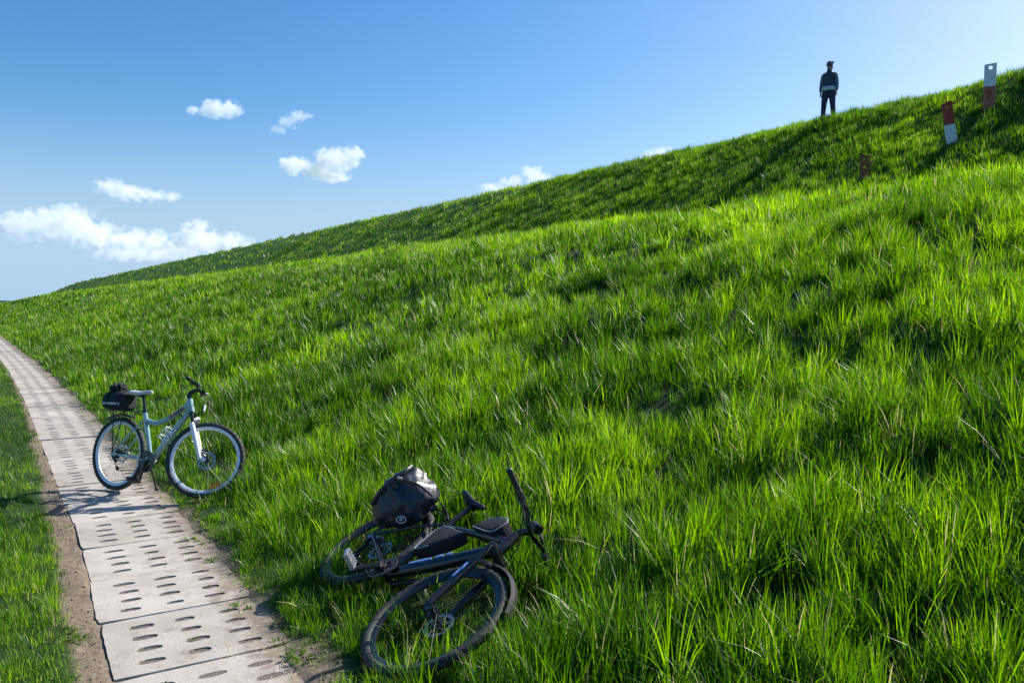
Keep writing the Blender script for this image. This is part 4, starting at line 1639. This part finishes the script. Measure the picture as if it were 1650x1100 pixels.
x_, y_ = ray_hit(1584, 181)
p1 = empty('marker_post', Matrix.Translation((x_, y_, gz(x_, y_) - .02)) @ Matrix.Rotation(face_cam(x_, y_) + .12, 4, 'Z') @ Matrix.Rotation(.01, 4, 'Y'))
tag(p1, 'upright steel marker post with white top and red lower half', 'post')
hp = 71 / 1300 * y_ + .03
holed_plate(.235, hp * .52, hp, .012, (0.0, hp - .09, .042), .012).build('upper_section', M['grey_paint'], p1, auto=.5)
holed_plate(.235, -.25, hp * .52 - .002, .012).build('lower_section', M['red_paint'], p1, smooth_=False)
MB().plate([(-.035, .24), (.0, .18), (.03, .26), (.045, .44), (.02, .48), (-.02, .36), (-.03, .49), (-.055, .46)], .002).build('worn_patch', M['rust'], p1, Matrix.Translation((0, -.0085, .0)), smooth_=False)

x_, y_ = ray_hit(1528, 234)
p2 = empty('marker_post', Matrix.Translation((x_, y_, gz(x_, y_) - .02)) @ Matrix.Rotation(face_cam(x_, y_) + .35, 4, 'Z') @ Matrix.Rotation(-.20, 4, 'Y') @ Matrix.Rotation(.10, 4, 'X'))
tag(p2, 'leaning steel marker post with red top and white lower half', 'post')
hp = 63 / 1300 * y_ + .03
holed_plate(.205, hp * .47, hp, .012, (-.012, hp - .095, .035), .01).build('upper_section', M['red_deep'], p2, auto=.5)
holed_plate(.205, -.25, hp * .47 - .002, .012).build('lower_section', M['grey_paint'], p2, smooth_=False)
MB().tube([(.10, .04, hp - .035), (.165, .04, hp - .035)], [.02, .03], 8).build('bolt', M['rust'], p2)
MB().box((.03, .02, hp + .012), (.13, .08, .014)).build('top_plate', M['rust'], p2, bevel=.003)

x_, y_ = ray_hit(1389, 292)
p3 = empty('rusty_stub', Matrix.Translation((x_, y_, gz(x_, y_))) @ Matrix.Rotation(face_cam(x_, y_) + .2, 4, 'Z') @ Matrix.Rotation(-.04, 4, 'Y') @ Matrix.Translation((0, 0, .09)))
tag(p3, 'short rusty brown steel stub with bolts low on the slope', 'post')
holed_plate(.17, .27, .45, .014, (-.005, .365, .034)).build('upper_section', M['rust'], p3, auto=.5)
holed_plate(.17, -.3, .268, .014, (.0, .185, .034)).build('lower_section', M['rust'], p3, auto=.5)
for zb in (.42, .285):
    MB().tube([(.06, .0, zb), (.13, .0, zb), (.131, 0, zb), (.155, 0, zb)], [.014, .014, .028, .028], 8).build('bolt', M['rust'], p3, auto=.5)

# ------------------------------------------------------------------ the person on the crest
x_, y_ = 9.28, 24.0
pz = gz(x_, y_) + .01
FIG = Matrix.Translation((x_, y_, pz)) @ Matrix.Rotation(face_cam(x_, y_) - .22, 4, 'Z') @ Matrix.Rotation(.02, 4, 'Y') @ Matrix.Diagonal((.94, .96, 1, 1))
person = empty('person', FIG)
tag(person, 'person in dark vest and knit hat standing on the crest looking left', 'person')
# local axes: x to the figure's left (our right), -y the way it faces


def skin_body():
    J = {}
    E_ = []

    def add(n, p, r, par=None):
        J[n] = (len(J), Vector(p), r)
        if par:
            E_.append((J[par][0], J[n][0]))
    add('pelvis', (0, 0, .86), (.135, .10))
    add('waist', (.0, 0, 1.0), (.115, .085), 'pelvis')
    add('chest', (.0, 0, 1.20), (.140, .10), 'waist')
    add('collar', (.0, .005, 1.335), (.085, .065), 'chest')
    add('neck', (0, -.003, 1.40), (.047, .047), 'collar')
    add('jaw', (-.012, -.020, 1.47), (.062, .070), 'neck')
    add('skull', (-.008, -.004, 1.55), (.075, .086), 'jaw')
    add('crown', (-.004, .0, 1.615), (.045, .05), 'skull')
    for s_, n in ((1, 'l'), (-1, 'r')):
        add('sh' + n, (s_ * .165, .005, 1.30), (.055, .055), 'collar')
        add('el' + n, (s_ * .225, .015, 1.05), (.040, .040), 'sh' + n)
        add('wr' + n, (s_ * .235, -.035, .82), (.027, .023), 'el' + n)
        add('pa' + n, (s_ * .233, -.047, .75), (.036, .018), 'wr' + n)
        for k, (fx, fl) in enumerate(((-.026, .062), (-.009, .072), (.009, .066), (.026, .052))):
            add('f%d%s' % (k, n), (s_ * .233 + fx * .4, -.047 + fx * .9, .71), (.0095, .0095), 'pa' + n)
            add('g%d%s' % (k, n), (s_ * .228 + fx * .4, -.055 + fx * .9, .71 - fl * .55), (.0085, .0085), 'f%d%s' % (k, n))
            add('h%d%s' % (k, n), (s_ * .215 + fx * .4, -.060 + fx * .8, .71 - fl), (.007, .007), 'g%d%s' % (k, n))
        add('t0' + n, (s_ * .222, -.085, .765), (.011, .011), 'pa' + n)
        add('t1' + n, (s_ * .214, -.100, .725), (.009, .009), 't0' + n)
        add('hip' + n, (s_ * .085, 0, .80), (.088, .09), 'pelvis')
        add('kn' + n, (s_ * .125, -.012, .45), (.055, .058), 'hip' + n)
        add('an' + n, (s_ * .155, .02, .09), (.038, .042), 'kn' + n)
        add('to' + n, (s_ * .175, -.13, .04), (.036, .028), 'an' + n)
    add('nose', (-.035, -.098, 1.525), (.013, .015), 'skull')
    me = bpy.data.meshes.new('body')
    me.from_pydata([v[1][:] for v in J.values()], E_, [])
    o = bpy.data.objects.new('tmp', me)
    col.objects.link(o)
    md = o.modifiers.new('skin', 'SKIN')
    for (i, p, r), sv in zip(J.values(), me.skin_vertices[0].data):
        sv.radius = r
        sv.use_root = (i == 0)
    sd = o.modifiers.new('sub', 'SUBSURF')
    sd.levels = 2
    sd.render_levels = 2
    dg = bpy.context.evaluated_depsgraph_get()
    m2 = bpy.data.meshes.new_from_object(o.evaluated_get(dg))
    bpy.data.objects.remove(o)
    for p in m2.polygons:
        p.use_smooth = True
    m2.materials.clear()
    m2.materials.append(M['skin'])
    m2.name = 'body'
    return m2


shared('body', skin_body(), person)


def garment(name, limbs, m_, voxel=.014, sm=6):
    """Lofted sleeves of cloth, welded into one skin by a voxel remesh."""
    mb = MB()
    for rings in limbs:
        mb.loft([circle(c, (1, 0, 0), (0, 1, 0), rx, ry, 18) for c, rx, ry in rings])
    o = mb.build('tmp', M[m_])
    md = o.modifiers.new('r', 'REMESH')
    md.mode = 'VOXEL'
    md.voxel_size = voxel
    s_ = o.modifiers.new('s', 'SMOOTH')
    s_.iterations = sm
    s_.factor = .5
    dg = bpy.context.evaluated_depsgraph_get()
    me = bpy.data.meshes.new_from_object(o.evaluated_get(dg))
    bpy.data.objects.remove(o)
    for p in me.polygons:
        p.use_smooth = True
    me.name = name
    return shared(name, me, person)


legs = []
for s_ in (-1, 1):
    legs.append([((s_ * .078, 0, .93), .095, .120), ((s_ * .092, 0, .78), .116, .134), ((s_ * .110, -.003, .62), .102, .116), ((s_ * .128, -.010, .45), .084, .096), ((s_ * .143, .010, .28), .076, .086), ((s_ * .157, .018, .075), .064, .072)])
legs.append([((0, 0, .74), .06, .09), ((0, 0, .80), .15, .13), ((0, 0, .90), .17, .130), ((0, 0, .96), .155, .12)])
garment('trousers', legs, 'denim')
garment('shirt_hem', [[((0, 0, .815), .218, .168), ((0, 0, .90), .212, .162), ((0, 0, .99), .186, .142)]], 'hem', .012, 3)
garment('vest', [[((0, 0, .935), .212, .162), ((0, 0, .99), .196, .150), ((0, 0, 1.08), .172, .132), ((0, 0, 1.20), .186, .138), ((0, .003, 1.30), .180, .122), ((0, .004, 1.36), .115, .092), ((0, .0, 1.40), .078, .076), ((0, -.003, 1.455), .076, .078)]], 'vest', .012, 3)
for s_ in (-1, 1):
    garment('sleeve', [[((s_ * .150, .005, 1.335), .05, .062), ((s_ * .180, .006, 1.29), .066, .072), ((s_ * .212, .012, 1.15), .062, .064), ((s_ * .232, .015, 1.04), .056, .058), ((s_ * .243, -.012, .92), .050, .050), ((s_ * .240, -.036, .805), .042, .040)]], 'sleeve', .011, 3)
    bt = MB()
    bt.loft([circle((s_ * .172, -.165 + q[0], q[1]), (1, 0, 0), (0, 0, 1), q[2], q[3], 12) for q in ((0, .035, .025, .02), (.03, .042, .045, .04), (.12, .05, .046, .05), (.19, .055, .044, .06), (.235, .05, .03, .045))])
    bt.tube([(s_ * .16, .015, .05), (s_ * .158, .018, .15)], [.05, .054], 12)
    bt.build('boot', M['boot'], person)
# knit hat with a turned-up band and a pompom, sunglasses, hair
hat = []
for zz, rx, ry in ((1.545, .094, .106), (1.575, .098, .109), (1.592, .094, .104), (1.625, .088, .096), (1.655, .070, .077), (1.675, .040, .045), (1.68, .012, .014)):
    hat.append(circle((-.006, .002, zz), (1, 0, 0), (0, 1, 0), rx, ry, 20))
ho = MB().loft(hat).build('knit_hat', M['knit'], person)
bm = bmesh.new()
bmesh.ops.create_icosphere(bm, subdivisions=3, radius=.042)
for v in bm.verts:
    v.co *= 1 + random.uniform(-.14, .14)
me = bpy.data.meshes.new('pompom')
bm.to_mesh(me)
bm.free()
me.materials.append(M['pale_knit'])
shared('pompom', me, ho, Matrix.Translation((.075, .055, 1.645)))
gl_ = MB()
for s_ in (-1, 1):
    gl_.loft([circle((-.020 + s_ * .034, -.088 + abs(s_) * .004 - d_, 1.532), (1, 0, 0), (0, 0, 1), .027 * q, .019 * q, 12) for d_, q in ((0, 1), (.008, .9))])
gl_.box((-.020, -.094, 1.538), (.03, .006, .006))
gl_.box((.068, -.03, 1.538), (.006, .11, .006))
gl_.box((-.098, -.03, 1.538), (.006, .11, .006))
gl_.build('sunglasses', M['black_plastic'], person)
MB().loft([circle((.0, .035, 1.56), (1, 0, 0), (0, 1, 0), .086, .072, 14), circle((.004, .045, 1.50), (1, 0, 0), (0, 1, 0), .084, .066, 14), circle((.01, .05, 1.43), (1, 0, 0), (0, 1, 0), .06, .045, 14)]).build('hair', M['hair'], person)

# ------------------------------------------------------------------ clouds: real bodies of droplets far away
CD = 6000.0


def cloud(label, blobs, density=.02, nscale=7.0, seed=0):
    """blobs: direction (px, py) and half-size in the same angular unit, all at 6 km."""
    k_ = CD / 1300.0
    W = [(Vector(((a - 825) * k_, CD + dz * k_, CAM_H + (487 - b) * k_)), rx * k_, rz * k_) for a, b, rx, rz, dz in blobs]
    c0 = sum((w[0] for w in W), Vector()) / len(W)
    mb = bmesh.new()
    for p, rx, rz in W:
        g_ = bmesh.ops.create_icosphere(mb, subdivisions=3, radius=1)
        for v in g_['verts']:
            v.co = Vector((v.co.x * rx, v.co.y * (rx + rz) / 2, v.co.z * rz)) * 1.12 + (p - c0)
    me = bpy.data.meshes.new('tmp')
    mb.to_mesh(me)
    mb.free()
    o = bpy.data.objects.new('tmp', me)
    col.objects.link(o)
    md = o.modifiers.new('r', 'REMESH')
    md.mode = 'VOXEL'
    md.voxel_size = 2.6 * k_
    dg = bpy.context.evaluated_depsgraph_get()
    m2 = bpy.data.meshes.new_from_object(o.evaluated_get(dg))
    bpy.data.objects.remove(o)
    m2.name = 'cloud'
    m = bpy.data.materials.new('cloud_droplets')
    m.use_nodes = True
    nt = m.node_tree
    for n in list(nt.nodes):
        nt.nodes.remove(n)
    out_ = nt.nodes.new('ShaderNodeOutputMaterial')
    pv = nt.nodes.new('ShaderNodeVolumePrincipled')
    pv.inputs['Color'].default_value = (1, 1, 1, 1)
    pv.inputs['Anisotropy'].default_value = .0
    tc = nt.nodes.new('ShaderNodeTexCoord')

    def math_(op, a, b=None, clamp=False):
        q = nt.nodes.new('ShaderNodeMath')
        q.operation = op
        q.use_clamp = clamp
        for i_, s__ in enumerate((a, b)):
            if s__ is None:
                continue
            if isinstance(s__, (int, float)):
                q.inputs[i_].default_value = s__
            else:
                nt.links.new(s__, q.inputs[i_])
        return q.outputs[0]
    field = None
    for p, rx, rz in W:
        mp = nt.nodes.new('ShaderNodeMapping')
        mp.vector_type = 'TEXTURE'
        mp.inputs['Location'].default_value = p - c0
        mp.inputs['Scale'].default_value = (rx, (rx + rz) / 2, rz)
        nt.links.new(tc.outputs['Object'], mp.inputs['Vector'])
        ln = nt.nodes.new('ShaderNodeVectorMath')
        ln.operation = 'LENGTH'
        nt.links.new(mp.outputs[0], ln.inputs[0])
        f_ = math_('SUBTRACT', 1.0, ln.outputs['Value'])
        if field is None:
            field = f_
        else:
            q = nt.nodes.new('ShaderNodeMath')
            q.operation = 'SMOOTH_MAX'
            q.inputs[2].default_value = .15
            nt.links.new(field, q.inputs[0])
            nt.links.new(f_, q.inputs[1])
            field = q.outputs[0]
    nz = nt.nodes.new('ShaderNodeTexNoise')
    nz.inputs['Scale'].default_value = nscale / (100 * k_)
    nz.inputs['Detail'].default_value = 8
    nz.inputs['Roughness'].default_value = .62
    va = nt.nodes.new('ShaderNodeVectorMath')
    va.inputs[1].default_value = (seed * 311.0, seed * 97.0, 0)
    nt.links.new(tc.outputs['Object'], va.inputs[0])
    nt.links.new(va.outputs[0], nz.inputs['Vector'])
    nn = math_('MULTIPLY', math_('SUBTRACT', nz.outputs['Fac'], .5), 3.8)
    fld = math_('ADD', field, nn)
    dn = math_('MULTIPLY', math_('SUBTRACT', fld, .12), 2.2, True)
    dn = math_('MULTIPLY', dn, density)
    nt.links.new(dn, pv.inputs['Density'])
    nt.links.new(pv.outputs[0], out_.inputs['Volume'])
    m2.materials.clear()
    m2.materials.append(m)
    o = bpy.data.objects.new('cloud', m2)
    o.location = c0
    col.objects.link(o)
    tag(o, label, 'cloud')
    return o


cloud('large white cumulus cloud low at the left edge', [(35, 366, 38, 26, 0), (70, 362, 40, 28, 5), (115, 362, 46, 32, 0), (118, 350, 26, 22, -5), (150, 378, 45, 26, 0), (205, 388, 40, 24, 4), (250, 392, 34, 22, 0), (320, 376, 26, 24, 0), (322, 390, 45, 24, 3), (370, 392, 42, 18, 0), (200, 408, 60, 14, 10), (270, 408, 60, 14, 10)], .0095, seed=1)
cloud('long flat white cloud above the large low cloud', [(180, 303, 26, 16, 0), (205, 311, 34, 15, 3), (240, 316, 34, 12, 0), (275, 318, 22, 9, 0)], .0095, seed=2)
cloud('topmost small white cloud, left of the slanted wisp', [(328, 183, 20, 9, 0), (350, 181, 24, 16, 0), (376, 181, 22, 15, 0)], .014, seed=3)
cloud('slanted wispy white cloud at the upper middle of the sky', [(452, 212, 16, 8, 0), (470, 200, 20, 12, 0), (484, 191, 16, 11, 0), (500, 192, 14, 5, 0)], .008, seed=4)
cloud('round white cloud between the slanted wisp and the grassy slope', [(476, 270, 27, 17, 0), (512, 276, 28, 17, 0), (540, 264, 36, 24, 0), (570, 256, 20, 18, 0), (530, 284, 36, 12, 4)], .017, seed=5)
cloud('white cloud peeking over the middle of the dike crest', [(790, 304, 20, 8, 0), (825, 294, 22, 12, 0), (860, 284, 26, 15, 0), (830, 310, 60, 16, 0)], .013, seed=6)
cloud('tiny white cloud tip over the crest left of the person', [(1068, 246, 16, 8, 0), (1055, 254, 26, 10, 0)], .016, seed=7)

# ------------------------------------------------------------------ far wood on the horizon, seen past the dike's end
fw = MB()
rr = random.Random(9)
rings = []
for q in range(90):
    xx = -2600 + q * 22
    hh = 9 + 5 * rr.random() + 4 * math.sin(q * .5)
    dd = 14 + 5 * rr.random()
    yy = 3000 + 20 * math.sin(q * .3)
    rings.append([(xx, yy - dd, -2), (xx, yy - dd * .9, hh * .6), (xx, yy - dd * .3, hh), (xx, yy + dd * .4, hh * .96), (xx, yy + dd, hh * .5), (xx, yy + dd, -2)])
o = fw.loft(rings).build('distant_wood', M['wood_far'])
tag(o, 'dark far off wood on the horizon at the left edge', 'wood', kind='stuff')
